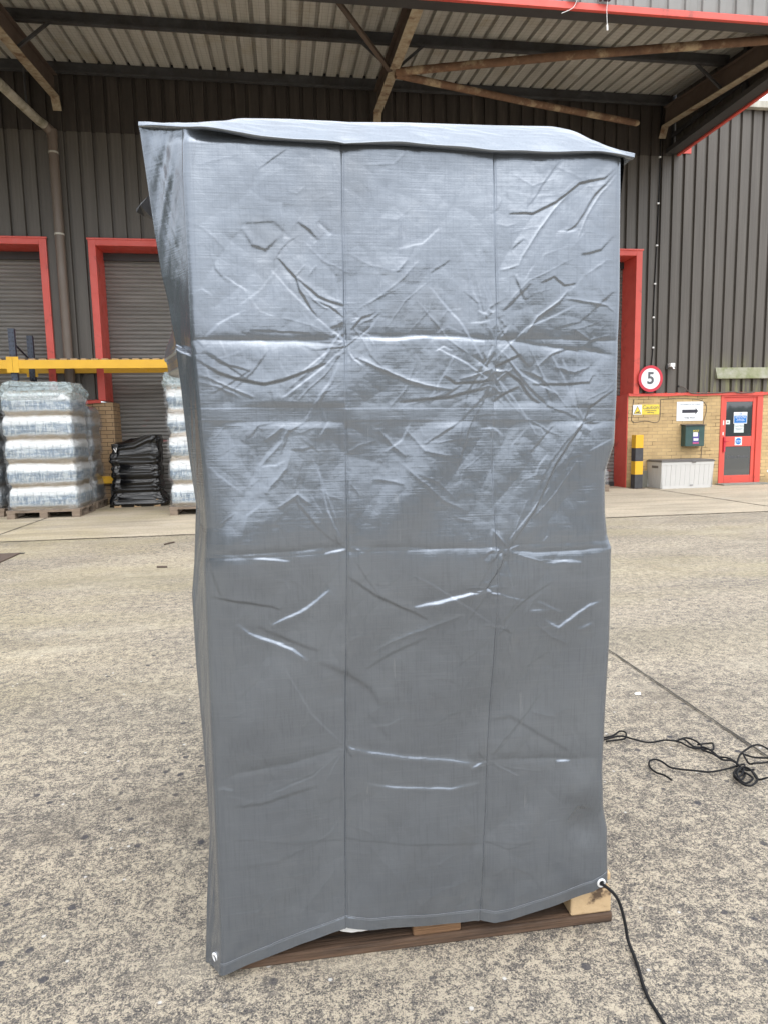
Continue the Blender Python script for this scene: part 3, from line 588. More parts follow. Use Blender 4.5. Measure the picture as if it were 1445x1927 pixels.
# fascia: pale ribbed sheets outside, black soffit and red bottom trim
fy = -4.35; fz = 6.80; gx = 8.06
m = MB(); ribs(m, -14, gx+.14, lambda x: fz+.10, 7.78, .03, fy, .05, .012); m.build('fascia', M['fascia'], ca)
m = MB().box(-14, gx+.15, fy-.055, fy+.0, fz, fz+.085); m.box(gx+.09, gx+.15, fy, -.02, fz, fz+.085); m.build('edge_trim', M['red'], ca, .004)
m = MB().box(-14, gx-.16, fy+.0, fy+.24, fz+.03, fz+.05); m.box(-14, gx-.16, fy+.22, fy+.24, fz+.05, fz+.40); m.box(gx-.16, gx+.09, fy+.0, -.02, fz+.03, fz+.05); m.box(gx-.16, gx-.14, fy+.24, -.02, fz+.05, fz+.12); m.build('soffit', M['black_trim'], ca)
def gable():
    m = MB(); k = 0; ys = []
    while k < 18:
        c = -4.3+k*.2507; ys += [(c-.03, 0), (c-.02, .03), (c+.02, .03), (c+.03, 0)]; k += 1
    ys = [p for p in ys if fy <= p[0] <= -.02]
    for (ya, da), (yb, db) in zip(ys, ys[1:]):
        m.add([(gx+.06-da, ya, fz+.05), (gx+.06-db, yb, fz+.05), (gx+.06-db, yb, 8.06), (gx+.06-da, ya, 8.06)], [(0, 3, 2, 1)])
    m.build('gable_sheet', M['cladding'], ca)
    MB().box(gx-.05, gx-.01, -3.9, -.05, fz+.34, fz+.42).box(gx-.05, gx-.01, -2.3, -2.2, fz+.05, 8.0).build('gable_rail', M['purlin'], ca)
gable()
# bird net slung under the sheets
def net():
    t = thing('bird_net', 'thin dark bird netting slung under the canopy sheets', 'net', (0, YW, 0)); m = MB()
    zz = lambda x, y: zs(y)-.24-.05*(math.sin((x+1.95)/5.8*math.pi)**2)*(1+.3*math.sin(y*2.1))-.02*math.sin(x*1.7+y)
    w_ = .0011
    ys = np.arange(-3.9, -.25, .09); xs = np.arange(-9.5, 7.7, .09)
    for y in ys:
        X = np.arange(-9.5, 7.71, .43); n = len(X)
        m.add([(x, y+s*w_, zz(x, y)) for s in (-1, 1) for x in X], [(i, i+1, n+i+1, n+i) for i in range(n-1)])
    for x in xs:
        Y = np.arange(-3.9, -.2, .4); n = len(Y)
        m.add([(x+s*w_, y, zz(x, y)) for s in (-1, 1) for y in Y], [(i, i+1, n+i+1, n+i) for i in range(n-1)])
    m.build('mesh', M['net'], t)
net()
# fittings on the front edge
for x_, lab, mt in ((4.0, 'rusty floodlight stub with cord hanging from the canopy edge', 'rust'), (4.42, 'small blue floodlight with short hanging wire on the canopy edge', 'bluesteel')):
    t = thing('edge_fitting', lab, 'fitting', (x_, YW+fy-.06, fz+.10)); MB().box(-.05, .05, -.09, -.01, .0, .09).build('body', M[mt], t, .015); MB().tube([(-.09, -.03, -.0), (-.09, -.03, .06), (-.04, -.03, .08)], .02, 8).build('arm', M['black_trim'], t)
    MB().tube(spline([(0, -.05, .0), (-.01 if mt != 'rust' else -.06, -.05, -.12), (0 if mt != 'rust' else -.22, -.05, -.30 if mt != 'rust' else -.2)]), .004, 6).build('cord', M['white'], t)
    if mt != 'rust': MB().tube([(0, -.05, -.30), (.004, -.05, -.37)], .012, 8).build('plug', M['white'], t)

# traced fold lines and outlines, metres on the cover's front plane (x,z) or on the ground (x,y)
CREASES=[
 ('D',4,3,[(-0.002,1.675),(0.037,1.634),(0.045,1.608),(0.067,1.564),(0.082,1.549)]),
 ('D',3.5,3.5,[(0.039,1.633),(0.084,1.594),(0.127,1.579),(0.14,1.575)]),
 ('R',2.5,4,[(0.047,1.621),(0.075,1.586),(0.098,1.571),(0.129,1.569)]),
 ('R',2,4,[(0.035,1.635),(0.057,1.661)]),
 ('R',1.8,4,[(0.062,1.636),(0.081,1.66)]),
 ('D',0.8,1.5,[(-0.011,1.667),(0.008,1.692),(0.025,1.71),(0.045,1.72)]),
 ('D',1,1.5,[(-0.033,1.852),(-0.002,1.875),(0.029,1.894)]),
 ('V',9,13,[(-0.189,1.501),(-0.056,1.5),(0.081,1.496),(0.141,1.488)]),
 ('D',1.2,2,[(-0.066,1.522),(0.001,1.518),(0.064,1.515)]),
 ('B',7,8,[(0.151,1.508),(0.222,1.504),(0.293,1.507),(0.391,1.505),(0.458,1.498)]),
 ('V',9,14,[(0.483,1.501),(0.546,1.494),(0.642,1.482),(0.72,1.472),(0.783,1.465)]),
 ('D',3.5,3,[(-0.187,1.51),(-0.174,1.496),(-0.162,1.482)]),
 ('D',3,3,[(-0.189,1.493),(-0.176,1.467)]),
 ('D',5.5,4,[(-0.189,1.466),(-0.163,1.449),(-0.139,1.434),(-0.099,1.419),(-0.037,1.408),(0.003,1.417),(0.056,1.436),(0.1,1.453)]),
 ('R',4,5,[(-0.186,1.431),(-0.149,1.419),(-0.106,1.397),(-0.061,1.379)]),
 ('R',3,5,[(-0.187,1.414),(-0.139,1.404),(-0.095,1.38)]),
 ('R',6.5,6,[(0.159,1.465),(0.185,1.455),(0.244,1.427),(0.292,1.41),(0.337,1.398),(0.38,1.392)]),
 ('D',4,4,[(0.255,1.366),(0.316,1.37),(0.377,1.375),(0.415,1.386),(0.467,1.398)]),
 ('D',3.5,2.5,[(0.359,1.422),(0.384,1.405),(0.427,1.408),(0.473,1.412)]),
 ('R',4,5,[(0.392,1.414),(0.421,1.42),(0.447,1.429),(0.477,1.442)]),
 ('D',4.5,3,[(0.476,1.442),(0.509,1.456),(0.538,1.469)]),
 ('V',4,6,[(0.41,1.474),(0.44,1.454),(0.456,1.442),(0.477,1.472)]),
 ('D',4.5,3,[(0.508,1.776),(0.536,1.777),(0.564,1.777),(0.62,1.804),(0.676,1.846),(0.733,1.859),(0.768,1.887)]),
 ('R',4.5,4,[(0.532,1.642),(0.53,1.664),(0.538,1.683),(0.561,1.716),(0.591,1.757),(0.62,1.793),(0.656,1.828)]),
 ('D',4,3,[(0.768,1.88),(0.712,1.823),(0.686,1.779),(0.664,1.754),(0.641,1.741)]),
 ('R',3,3,[(0.776,1.88),(0.724,1.824),(0.695,1.778),(0.671,1.727)]),
 ('D',1.2,2,[(0.551,1.791),(0.577,1.822),(0.6,1.855),(0.619,1.882),(0.632,1.897)]),
 ('R',2.5,4,[(0.487,1.654),(0.508,1.659),(0.529,1.666)]),
 ('D',2.5,3,[(0.522,1.643),(0.533,1.613),(0.546,1.588)]),
 ('R',5.5,5,[(0.546,1.508),(0.577,1.552),(0.628,1.588),(0.651,1.613)]),
 ('R',3.5,3.5,[(0.641,1.594),(0.705,1.587),(0.744,1.579),(0.781,1.554)]),
 ('D',2.5,3,[(0.583,1.627),(0.615,1.641),(0.64,1.623),(0.671,1.626)]),
 ('D',4.5,2.8,[(0.775,1.39),(0.742,1.37),(0.707,1.346),(0.694,1.316),(0.627,1.22),(0.573,1.112),(0.533,1.057),(0.507,1.022)]),
 ('R',2.2,2.5,[(0.677,1.222),(0.628,1.154),(0.588,1.113),(0.568,1.091)]),
 ('D',2,2.5,[(0.723,1.318),(0.684,1.306),(0.658,1.27)]),
 ('R',1.6,2.5,[(0.79,1.428),(0.748,1.386),(0.696,1.365)]),
 ('D',4,3.2,[(0.496,1.436),(0.537,1.407),(0.567,1.369),(0.586,1.357)]),
 ('D',3.5,3,[(0.475,1.363),(0.502,1.38),(0.537,1.396)]),
 ('D',3,3,[(0.57,1.401),(0.643,1.401),(0.706,1.406),(0.718,1.423)]),
 ('B',3,4,[(0.677,1.3),(0.69,1.31),(0.71,1.294)]),
 ('R',4,4,[(0.464,1.07),(0.49,1.043),(0.507,1.022)]),
 ('R',4.5,4.5,[(0.466,1.068),(0.462,1.007),(0.453,0.956)]),
 ('D',5,3,[(0.495,1.012),(0.486,0.984),(0.462,0.952),(0.451,0.933),(0.462,0.92),(0.485,0.916)]),
 ('B',7.5,4.5,[(0.28,0.894),(0.336,0.904),(0.387,0.915),(0.425,0.922),(0.457,0.928)]),
 ('V',9,12,[(0.49,1.021),(0.569,1.012),(0.648,1.011),(0.715,1.014),(0.774,1.014)]),
 ('V',8,11,[(-0.182,1.039),(-0.11,1.039),(0.001,1.038),(0.067,1.044),(0.129,1.043)]),
 ('V',5,10,[(0.133,1.045),(0.237,1.036),(0.349,1.031),(0.458,1.028)]),
 ('B',3.5,6,[(0.593,0.985),(0.642,0.987),(0.689,0.982)]),
 ('B',6,5,[(0.594,0.849),(0.634,0.826),(0.677,0.857),(0.711,0.877),(0.748,0.882)]),
 ('R',4,5,[(0.575,0.837),(0.61,0.808),(0.658,0.781)]),
 ('B',4,6,[(0.681,0.817),(0.721,0.833)]),
 ('B',3,4,[(0.576,0.894),(0.61,0.877),(0.644,0.861)]),
 ('B',3,5,[(0.556,0.873),(0.61,0.869)]),
 ('R',2,4,[(0.541,0.854),(0.559,0.879),(0.583,0.917)]),
 ('D',7,5,[(-0.185,1.059),(-0.177,1.018),(-0.162,0.97),(-0.149,0.945)]),
 ('D',4.5,2.6,[(-0.187,0.939),(-0.167,0.943),(-0.103,0.93),(-0.043,0.915),(-0.022,0.904)]),
 ('B',5,3.8,[(-0.047,0.871),(-0.016,0.885),(0.02,0.898),(0.051,0.919),(0.09,0.948)]),
 ('B',5,4,[(-0.122,0.882),(-0.095,0.858),(-0.048,0.834),(-0.001,0.812),(0.037,0.784)]),
 ('D',4,5,[(-0.075,0.87),(-0.047,0.853),(-0.0,0.83),(0.062,0.805)]),
 ('D',6,9,[(0.056,0.777),(0.119,0.743),(0.18,0.697),(0.205,0.656)]),
 ('D',4.5,3.2,[(0.131,0.974),(0.161,0.95),(0.195,0.926),(0.249,0.896),(0.315,0.864)]),
 ('R',4.5,4.5,[(0.18,0.787),(0.233,0.814),(0.309,0.841),(0.399,0.872)]),
 ('D',3,4,[(0.169,0.747),(0.232,0.786),(0.309,0.817)]),
 ('R',1.2,2.2,[(-0.037,0.967),(-0.028,0.976),(-0.01,0.974),(-0.003,0.955),(-0.01,0.906)]),
 ('R',1.2,2.2,[(0.273,0.965),(0.288,0.968),(0.298,0.955)]),
 ('B',3,4,[(-0.076,1.028),(-0.029,1.023),(0.004,1.017)]),
 ('B',4,5,[(0.078,1.031),(0.127,1.037)]),
 ('V',6.5,11,[(-0.194,0.499),(-0.133,0.523),(-0.072,0.529),(0.002,0.539),(0.115,0.56)]),
 ('B',4,7,[(0.12,0.557),(0.177,0.54),(0.254,0.523),(0.358,0.507),(0.444,0.486)]),
 ('B',2.5,4,[(0.163,0.463),(0.265,0.445),(0.37,0.432),(0.44,0.441)]),
 ('B',3,4,[(0.417,0.479),(0.444,0.488),(0.46,0.494)]),
 ('V',6,10,[(0.465,0.495),(0.572,0.488),(0.669,0.481),(0.767,0.479)]),
 ('B',2.5,4,[(0.635,0.478),(0.676,0.478)]),
 ('B',3,4,[(-0.194,0.485),(-0.171,0.489),(-0.147,0.481)]),
 ('D',2.5,5,[(-0.149,0.44),(-0.088,0.439),(-0.026,0.456),(0.049,0.472)]),
 ('R',1.2,3,[(-0.131,0.438),(-0.106,0.451)]),
 ('D',2,6,[(0.464,0.594),(0.518,0.603),(0.586,0.557),(0.683,0.493)]),
 ('D',3,9,[(0.658,0.298),(0.699,0.35),(0.756,0.33)]),
 ('R',1.5,4,[(0.572,0.613),(0.633,0.594)]),
 ('D',1.5,2,[(0.533,0.233),(0.533,0.096)]),
 ('D',1.5,6,[(0.167,0.646),(0.197,0.604),(0.228,0.561)]),
 ('R',1.5,5,[(0.122,0.357),(0.173,0.338),(0.188,0.309)]),
 ('R',2,7,[(-0.012,0.133),(0.067,0.227),(0.107,0.277)]),
 ('R',2,7,[(0.274,0.116),(0.341,0.164),(0.409,0.184)]),
 ('R',1.5,6,[(0.159,0.312),(0.274,0.158),(0.3,0.112)]),
 ('D',1.2,6,[(-0.192,0.286),(-0.057,0.289),(0.096,0.346)]),
 ('D',1,3,[(-0.177,0.364),(-0.006,0.331),(0.108,0.325),(0.276,0.296),(0.437,0.28),(0.616,0.259)]),
 ('V',4,8,[(0.089,1.751),(0.116,1.725)]),
 ('D',2.5,6,[(-0.074,1.731),(-0.053,1.699),(-0.026,1.689),(0.003,1.717)]),
 ('D',2.5,5,[(0.014,1.787),(0.016,1.744),(0.013,1.716)]),
 ('D',3,6,[(0.043,1.75),(0.065,1.734),(0.087,1.713)]),
 ('D',2.5,5,[(-0.157,1.918),(-0.164,1.876),(-0.171,1.834)]),
 ('R',2.5,6,[(0.254,1.649),(0.284,1.678)]),
 ('R',2,5,[(0.188,1.575),(0.235,1.61),(0.271,1.638),(0.308,1.673)]),
 ('D',1.5,4,[(0.331,1.645),(0.374,1.674)]),
 ('R',2,4,[(0.217,1.561),(0.199,1.547),(0.166,1.533)]),
 ('D',2,3,[(0.151,1.524),(0.175,1.547),(0.205,1.558)]),
 ('R',1.2,2.5,[(-0.172,1.078),(-0.142,1.106),(-0.112,1.129)]),
 ('R',3,7,[(-0.042,1.285),(-0.0,1.319)]),
 ('R',3,7,[(-0.056,1.227),(-0.008,1.278),(0.011,1.318)]),
 ('R',3,7,[(-0.047,1.168),(0.002,1.225),(0.015,1.26)]),
 ('R',3.5,7,[(-0.019,1.137),(0.023,1.165),(0.052,1.141)]),
 ('R',3,8,[(0.206,1.309),(0.241,1.267),(0.271,1.242)]),
 ('R',3,8,[(0.266,1.308),(0.314,1.253),(0.376,1.239)]),
 ('R',3,8,[(0.191,1.196),(0.264,1.182)]),
 ('R',2.5,8,[(0.247,1.237),(0.351,1.142),(0.413,1.115)]),
 ('D',2,4,[(0.514,1.699),(0.545,1.723)]),
 ('R',2.5,5,[(0.578,1.442),(0.61,1.471),(0.642,1.483)]),
 ('R',3,6,[(0.617,1.441),(0.669,1.429),(0.708,1.441)]),
 ('R',2.5,5,[(0.566,1.43),(0.604,1.405)]),
 ('R',3,6,[(0.667,1.525),(0.707,1.501),(0.759,1.513)]),
 ('D',3,5,[(0.677,1.69),(0.729,1.703),(0.766,1.739)]),
 ('R',2.5,5,[(0.691,1.644),(0.742,1.68),(0.778,1.68)]),
 ('D',2.5,5,[(0.718,1.573),(0.756,1.609),(0.78,1.615)]),
]
NODES=[(0.141,1.543,0.07),(0.141,1.49,0.057),(0.48,1.551,0.063),(0.48,1.495,0.057),(0.46,1.442,0.051),(0.477,1.404,0.057),(0.133,1.037,0.044),(0.488,1.022,0.051),(0.458,0.93,0.051),(0.46,0.492,0.038),(0.117,0.561,0.032),(-0.177,1.49,0.051),(0.69,1.313,0.051),(0.48,0.832,0.038)]
LEFT=[(-0.188,1.904),(-0.192,1.834),(-0.191,1.675),(-0.192,1.501),(-0.188,1.367),(-0.182,1.207),(-0.18,1.09),(-0.189,0.995),(-0.191,0.849),(-0.193,0.599),(-0.195,0.339),(-0.197,0.137),(-0.204,0.01)]
RIGHT=[(0.779,1.91),(0.781,1.762),(0.783,1.598),(0.781,1.379),(0.777,1.267),(0.756,1.205),(0.756,1.141),(0.757,1.103),(0.763,1.051),(0.775,1.016),(0.774,0.999),(0.775,0.787),(0.768,0.583),(0.764,0.443),(0.77,0.343),(0.782,0.284),(0.785,0.145)]
HEM=[(-0.204,0.01),(-0.092,0.039),(-0.002,0.069),(0.105,0.103),(0.167,0.088),(0.22,0.083),(0.3,0.074),(0.381,0.073),(0.429,0.072),(0.478,0.06),(0.519,0.066),(0.575,0.079),(0.66,0.097),(0.732,0.115),(0.785,0.145)]
LIP=[(-0.142,1.917),(-0.101,1.913),(-0.033,1.902),(0.048,1.9),(0.146,1.899),(0.269,1.902),(0.384,1.897),(0.466,1.894),(0.549,1.895),(0.622,1.896),(0.707,1.903),(0.745,1.899),(0.776,1.889)]
RIDGE=[(-0.155,1.975),(-0.075,1.994),(0.03,1.997),(0.149,1.997),(0.161,1.996),(0.295,2.001),(0.509,2.004),(0.652,2.008),(0.705,2.0),(0.772,1.972),(0.813,1.956),(0.848,1.945)]
EAR_HI=[(-0.292,1.976),(-0.29,1.962),(-0.283,1.885),(-0.271,1.75),(-0.261,1.658),(-0.25,1.6),(-0.245,1.553),(-0.238,1.511)]
EAR_LO=[(-0.232,1.501),(-0.229,1.453),(-0.226,1.418),(-0.222,1.347),(-0.217,1.264),(-0.206,1.142),(-0.217,1.007),(-0.226,0.932),(-0.225,0.766),(-0.218,0.568),(-0.214,0.351),(-0.231,0.157),(-0.241,0.001)]
EAR_TOP=[(-0.279,1.946),(-0.217,1.946),(-0.151,1.953)]
ROPE_A=[(1.236,2.51),(1.312,2.521),(1.366,2.556),(1.385,2.542),(1.361,2.496),(1.328,2.483),(1.267,2.48)]
ROPE_B=[(1.233,2.481),(1.33,2.487),(1.372,2.455),(1.428,2.43),(1.499,2.431),(1.538,2.419),(1.591,2.428),(1.611,2.386),(1.613,2.353),(1.574,2.365),(1.543,2.39),(1.54,2.414),(1.573,2.417),(1.59,2.371),(1.618,2.343),(1.621,2.297),(1.63,2.269),(1.639,2.238),(1.652,2.206),(1.656,2.172),(1.635,2.128),(1.59,2.091),(1.581,2.107),(1.607,2.149),(1.655,2.18),(1.676,2.161),(1.678,2.128),(1.654,2.086),(1.603,2.051),(1.582,2.062),(1.585,2.107),(1.597,2.135),(1.633,2.156),(1.644,2.127),(1.643,2.096),(1.6,2.081),(1.598,2.12),(1.656,2.172),(1.672,2.149),(1.661,2.093),(1.679,2.074),(1.727,2.081)]
ROPE_C=[(1.348,2.135),(1.342,2.17),(1.329,2.212),(1.331,2.257),(1.348,2.283),(1.375,2.291),(1.391,2.271),(1.401,2.232),(1.428,2.206),(1.48,2.185),(1.523,2.169),(1.598,2.183),(1.662,2.196),(1.684,2.196),(1.632,2.137),(1.597,2.112)]
ROPE_D=[(1.644,2.187),(1.7,2.248),(1.754,2.29),(1.806,2.313),(1.839,2.311),(1.862,2.279),(1.865,2.226),(1.802,2.203),(1.76,2.237),(1.737,2.267),(1.714,2.245),(1.7,2.193),(1.715,2.178),(1.755,2.187),(1.816,2.192)]
ROPE_E=[(1.61,2.377),(1.656,2.383),(1.671,2.37),(1.645,2.329),(1.628,2.341),(1.597,2.329),(1.605,2.274),(1.615,2.229),(1.647,2.211),(1.66,2.163),(1.687,2.146)]
CORD=[(0.843,1.555),(0.829,1.508),(0.817,1.463),(0.804,1.412),(0.795,1.372),(0.781,1.327),(0.772,1.283),(0.771,1.248),(0.771,1.207),(0.776,1.174),(0.782,1.136)]
# ---------------------------------------------------------------- pallet racking
rk = thing('pallet_rack', 'yellow beamed pallet rack with dark blue perforated uprights and wooden slats', 'rack', (-4.573, 12.55, 0))
def upright(x, y):
    m = MB(); w_, d_ = .1, .07; z1 = 3.18
    m.box(x-w_/2, x+w_/2, y-.003, y, 0, z1); m.box(x-w_/2, x-w_/2+.003, y, y+d_, 0, z1); m.box(x+w_/2-.003, x+w_/2, y, y+d_, 0, z1)
    m.build('upright', M['upright'], rk)
for x in (-3.3, 0, 3.3):
    upright(x, 0); upright(x, .85)
    for za, zb_ in ((2.95, 2.72), (1.8, 2.4), (.4, .4)): MB().tube([(x, .05, za), (x, .85, zb_)], .016, 8).build('brace', M['bluesteel'], rk)
for x in (-3.3, 0):
    for y in (-.035, .87):
        b_ = MB().box(x+.054, x+3.246, y, y+.045, 2.495, 2.645).build('beam', M['yellow'], rk, .006)
        for q in (x+.001, x+3.20): MB().box(q, q+.098, y-.006, y-.001, 2.43, 2.70).build('connector', M['yellow'], b_, .003)
    xx = x+.08
    while xx < x+3.15:
        MB().box(xx, xx+.11, -.02, .90, 2.647, 2.668).build('slat', M['palewood'], rk); xx += .172

# ---------------------------------------------------------------- wrapped pallets
def pallet_mesh(W_, D_, dark=False):
    m = MB()
    for i in range(3):
        x = -W_/2+.07+i*(W_-.14)/2
        m.box(x-.06, x+.06, 0, D_, .0, .02)
        for j in range(3): y = j*(D_-.12)/2; m.box(x-.06, x+.06, y, y+.12, .0205, .10)
    for j in range(3): y = j*(D_-.12)/2; m.box(-W_/2, W_/2, y, y+.12, .1005, .12)
    n = 6
    for j in range(n): y = j*(D_-.1)/(n-1); m.box(-W_/2, W_/2, y, y+.1, .1205, .14)
    return m
def rings(W_, D_, z0, z1, tier, bulge, seed, off=0, ntheta=160, dz=.016, topfn=None, taper=0, nz=.008):
    zz = np.arange(z0, z1+1e-6, dz); th = np.linspace(0, 2*np.pi, ntheta, endpoint=False)
    c, s_ = np.cos(th), np.sin(th); e = 2/13.0
    ux, uy = np.sign(c)*np.abs(c)**e, np.sign(s_)*np.abs(s_)**e
    Z, T = np.meshgrid(zz, np.arange(ntheta), indexing='ij')
    f = ((Z-z0)/tier + .06*perlin(T/18.0, Z*1.5, seed)) % 1
    b = bulge*(sstep(0, .22, f)*(1-sstep(.66, 1.0, f)**1.4)*1.5-1.1)
    X = ux[T]*(W_/2+b+off); Y = uy[T]*(D_/2+b+off)
    per = np.cumsum(np.hypot(np.diff(ux*W_/2, append=ux[0]*W_/2), np.diff(uy*D_/2, append=uy[0]*D_/2)))
    n = nz*perlin(per[T]*6, Z*5, seed+1)*2 + nz*.5*perlin(per[T]*16, Z*22, seed+2)*2
    r = np.hypot(X, Y)+1e-6; X += X/r*n*1.5; Y += Y/r*n*1.5
    X += .03*perlin(Z*.9, Z*0, seed+5)
    k = 1-taper*sstep(z1-.12, z1, Z)**2; X *= k; Y *= k
    A = np.stack([X, Y+D_/2, Z], -1)
    if topfn is not None: A[..., 2] += topfn(A[..., 0], A[..., 1], Z)
    cap = A[-1].mean(0)
    caps = [cap + (A[-1]-cap)*q + np.array([0, 0, .012*i]) for i, q in enumerate((.8, .5, .2, .02))]
    if True: caps = [cc + np.stack([0*cc[:, 0], 0*cc[:, 0], .05*perlin(cc[:, 0]*7, cc[:, 1]*7, seed+9)], -1) for cc in caps]
    return np.concatenate([A, np.array(caps)], 0)
def wrapped(name, label, x0, x1, y0, y1, ntier, tier, goods, film, seed, loose=True, ragged=.0):
    W_, D_ = x1-x0, y1-y0; t = thing(name, label, 'wrapped pallet', ((x0+x1)/2, y0, 0), 'shrink wrapped pallets by the loading doors')
    pallet_mesh(W_+.02, D_).build('pallet', M['oldwood'], t)
    z1 = .142+ntier*tier
    grid_mesh('goods', rings(W_-.06, D_-.06, .142, z1, tier, .019, seed, taper=.06) + np.array([0, .03, 0]), M[goods], t, loop=True)
    grid_mesh('stretch_film', rings(W_-.03, D_-.03, .10, z1-.05, tier, .017, seed, off=.014, nz=.012) + np.array([0, .015, 0]), M[film], t, loop=True)
    if loose:
        fn = lambda X, Y, Z: sstep(z1-.1, z1+.12, Z)*(.07*perlin(X*6, Y*6, seed+4)+.05*np.abs(perlin(X*14, Y*14, seed+6)))
        A = rings(W_-.0, D_-.0, z1-.16, z1+.13, .5, .03, seed+3, topfn=fn, taper=.10, nz=.03, dz=.012)
        grid_mesh('loose_film', A, M['film_loose'], t, loop=True)
    return t
wrapped('wrapped_pallet', 'clear wrapped stack of white bagged goods under the rack, loose film on top', -4.50, -3.38, 11.55, 12.50, 5, .385, 'goods', 'film', 11)
wrapped('wrapped_pallet', 'clear wrapped bagged stack beside the tarpaulin cover, right of the black one', -1.90, -.78, 11.28, 12.4, 5, .41, 'goods', 'film', 23)
wrapped('wrapped_pallet', 'dark grey wrapped stack cut off by the left edge of the photo', -5.85, -4.70, 11.95, 12.95, 5, .385, 'goods_dark', 'film', 31)
wrapped('wrapped_pallet', 'dark filmed stack standing behind the clear stack, against the brick pier', -4.40, -3.40, 12.72, 13.40, 4, .43, 'goods_dark', 'film', 47, loose=False)
wrapped('wrapped_pallet', 'grey wrapped stack half hidden behind the cover near the red post', 5.45, 6.46, 12.75, 13.35, 2, .4, 'goods_dark', 'film', 53, loose=False)
# loose film skirt of the right hand clear stack
t = thing('wrapped_pallet', 'low pallet wrapped in glossy black film in front of the roller door', 'wrapped pallet', (-2.74, 12.86, 0), 'shrink wrapped pallets by the loading doors')
pallet_mesh(.84, .5).build('pallet', M['palewood'], t)
def blackstack():
    fn = lambda X, Y, Z: .16*sstep(-.05, .12, X)*sstep(.85, 1.15, Z)+.012*perlin(X*9, Z*9, 3)*sstep(.9, 1.1, Z)
    A = rings(.86, .5, .015, 1.17, .255, .016, 71, topfn=fn, taper=.03, nz=.016, dz=.009, ntheta=220)
    k = 1+.20*np.exp(-(np.clip(A[..., 2]-.10, 0, 9)/.10)**2); A[..., 0] *= k; A[..., 1] = (A[..., 1]-.25)*(1+.10*np.exp(-((A[..., 2]-.06)/.13)**2))+.27
    Z = A[..., 2]; w_ = .012*np.abs(perlin(A[..., 0]*1.8+Z*3.0*np.sign(A[..., 0]-.1), Z*42-A[..., 0]*5, 88)); A[..., 1] -= w_*np.sign(.27-A[..., 1])
    grid_mesh('black_film', A, M['film_black'], t, loop=True)
    MB().add([(-.33, -.008, 1.02), (-.36, -.008, 1.09), (-.345, -.008, 1.092), (-.322, -.008, 1.045), (-.31, -.008, 1.10), (-.295, -.008, 1.10), (-.312, -.008, 1.02)], [(0, 1, 2, 3), (0, 3, 4, 5, 6)]).build('film_glint', M['white'], t)  # white V painted on for the highlight along the twisted film
blackstack()
yg = thing('kerb_guard', 'short yellow guard block at the foot of the brick pier', 'guard', (-3.42, 13.40, 0)); MB().box(-.16, .16, -.06, .06, .42, .56).build('bar', M['yellow'], yg, .01); [MB().box(q, q+.04, -.03, .03, 0, .42).build('leg', M['black_trim'], yg) for q in (-.14, .10)]

# ---------------------------------------------------------------- the covered load and its pallet
M['darkwood'] = simple('stained_dark_wood', (.135, .080, .048), (.065, .039, .025), 16, .8, bump=.6, bscale=30, stretch=(.25, 6, 6), dirt=(.03, .02, .014), dscale=7)
M['midwood'] = simple('brown_wood', (.24, .135, .065), (.14, .075, .04), 16, .8, bump=.6, bscale=30, stretch=(.25, 6, 6), dirt=(.07, .04, .02), dscale=6)
M['blockwood'] = simple('raw_block_wood', (.56, .41, .24), (.46, .32, .18), 7, .8, bump=.3, bscale=60, stretch=(2, 2, 2), dirt=(.10, .065, .04), dscale=7, dlo=.52, dhi=.6)
pl = thing('pallet', 'wooden pallet of dark boards under the grey cover with one pale corner block', 'pallet', (.31, 1.53, 0))
for x0, x1, y0, y1, z0, z1, n_, mt in [(-.5, .5, 0, .10, 0, .026, 'bottom_board', 'darkwood'), (-.5, .5, .55, .65, 0, .026, 'bottom_board', 'darkwood'), (-.5, .5, 1.10, 1.20, 0, .026, 'bottom_board', 'darkwood')]:
    MB().box(x0, x1, y0, y1, z0, z1).build(n_, M[mt], pl, .004)
for yi, y in enumerate((0.004, .55, 1.10)):
    for xi, (x0, x1) in enumerate(((-.5, -.38), (-.035, .09), (.385, .498))):
        MB().box(x0, x1, y, y+.098, .0265, .092).build('block', M['blockwood' if (xi == 2 and yi == 0) else 'midwood' if xi == 1 else 'darkwood'], pl, .005)
for x0, x1, mt in ((-.5, -.38, 'darkwood'), (-.035, .09, 'darkwood'), (.37, .485, 'darkwood')): MB().box(x0, x1, .006, 1.2, .0925, .113).build('stringer', M[mt], pl, .004)
for i in range(7): MB().box(-.5, .5 if i else .497, .008+i*.182, .10+i*.182, .1135, .135).build('deck_board', M['blockwood' if i == 0 else 'darkwood'], pl, .004)
ld = thing('wrapped_load', 'white wrapped load hidden inside the grey cover on the pallet', 'load', (.31, 1.56, .136))
MB().box(-.46, .43, 0, 1.1, 0, 1.70).build('body', M['white'], ld, .02)
def skirt():
    n = 40; u = np.linspace(0, 1, n); X = -.265+.22*u; zt = .0+0*u; A = []
    for k in range(8):
        q = k/7; A.append(np.stack([X, -.029+.003*perlin(X*40, 0*X+q*3, 5), .004-.086*q*(np.sin(np.pi*u)**.35)*(1-.2*u)+.004*perlin(X*60, 0*X+q*5, 6)], -1))
    grid_mesh('film_edge', np.array(A), M['white'], ld)
skirt()

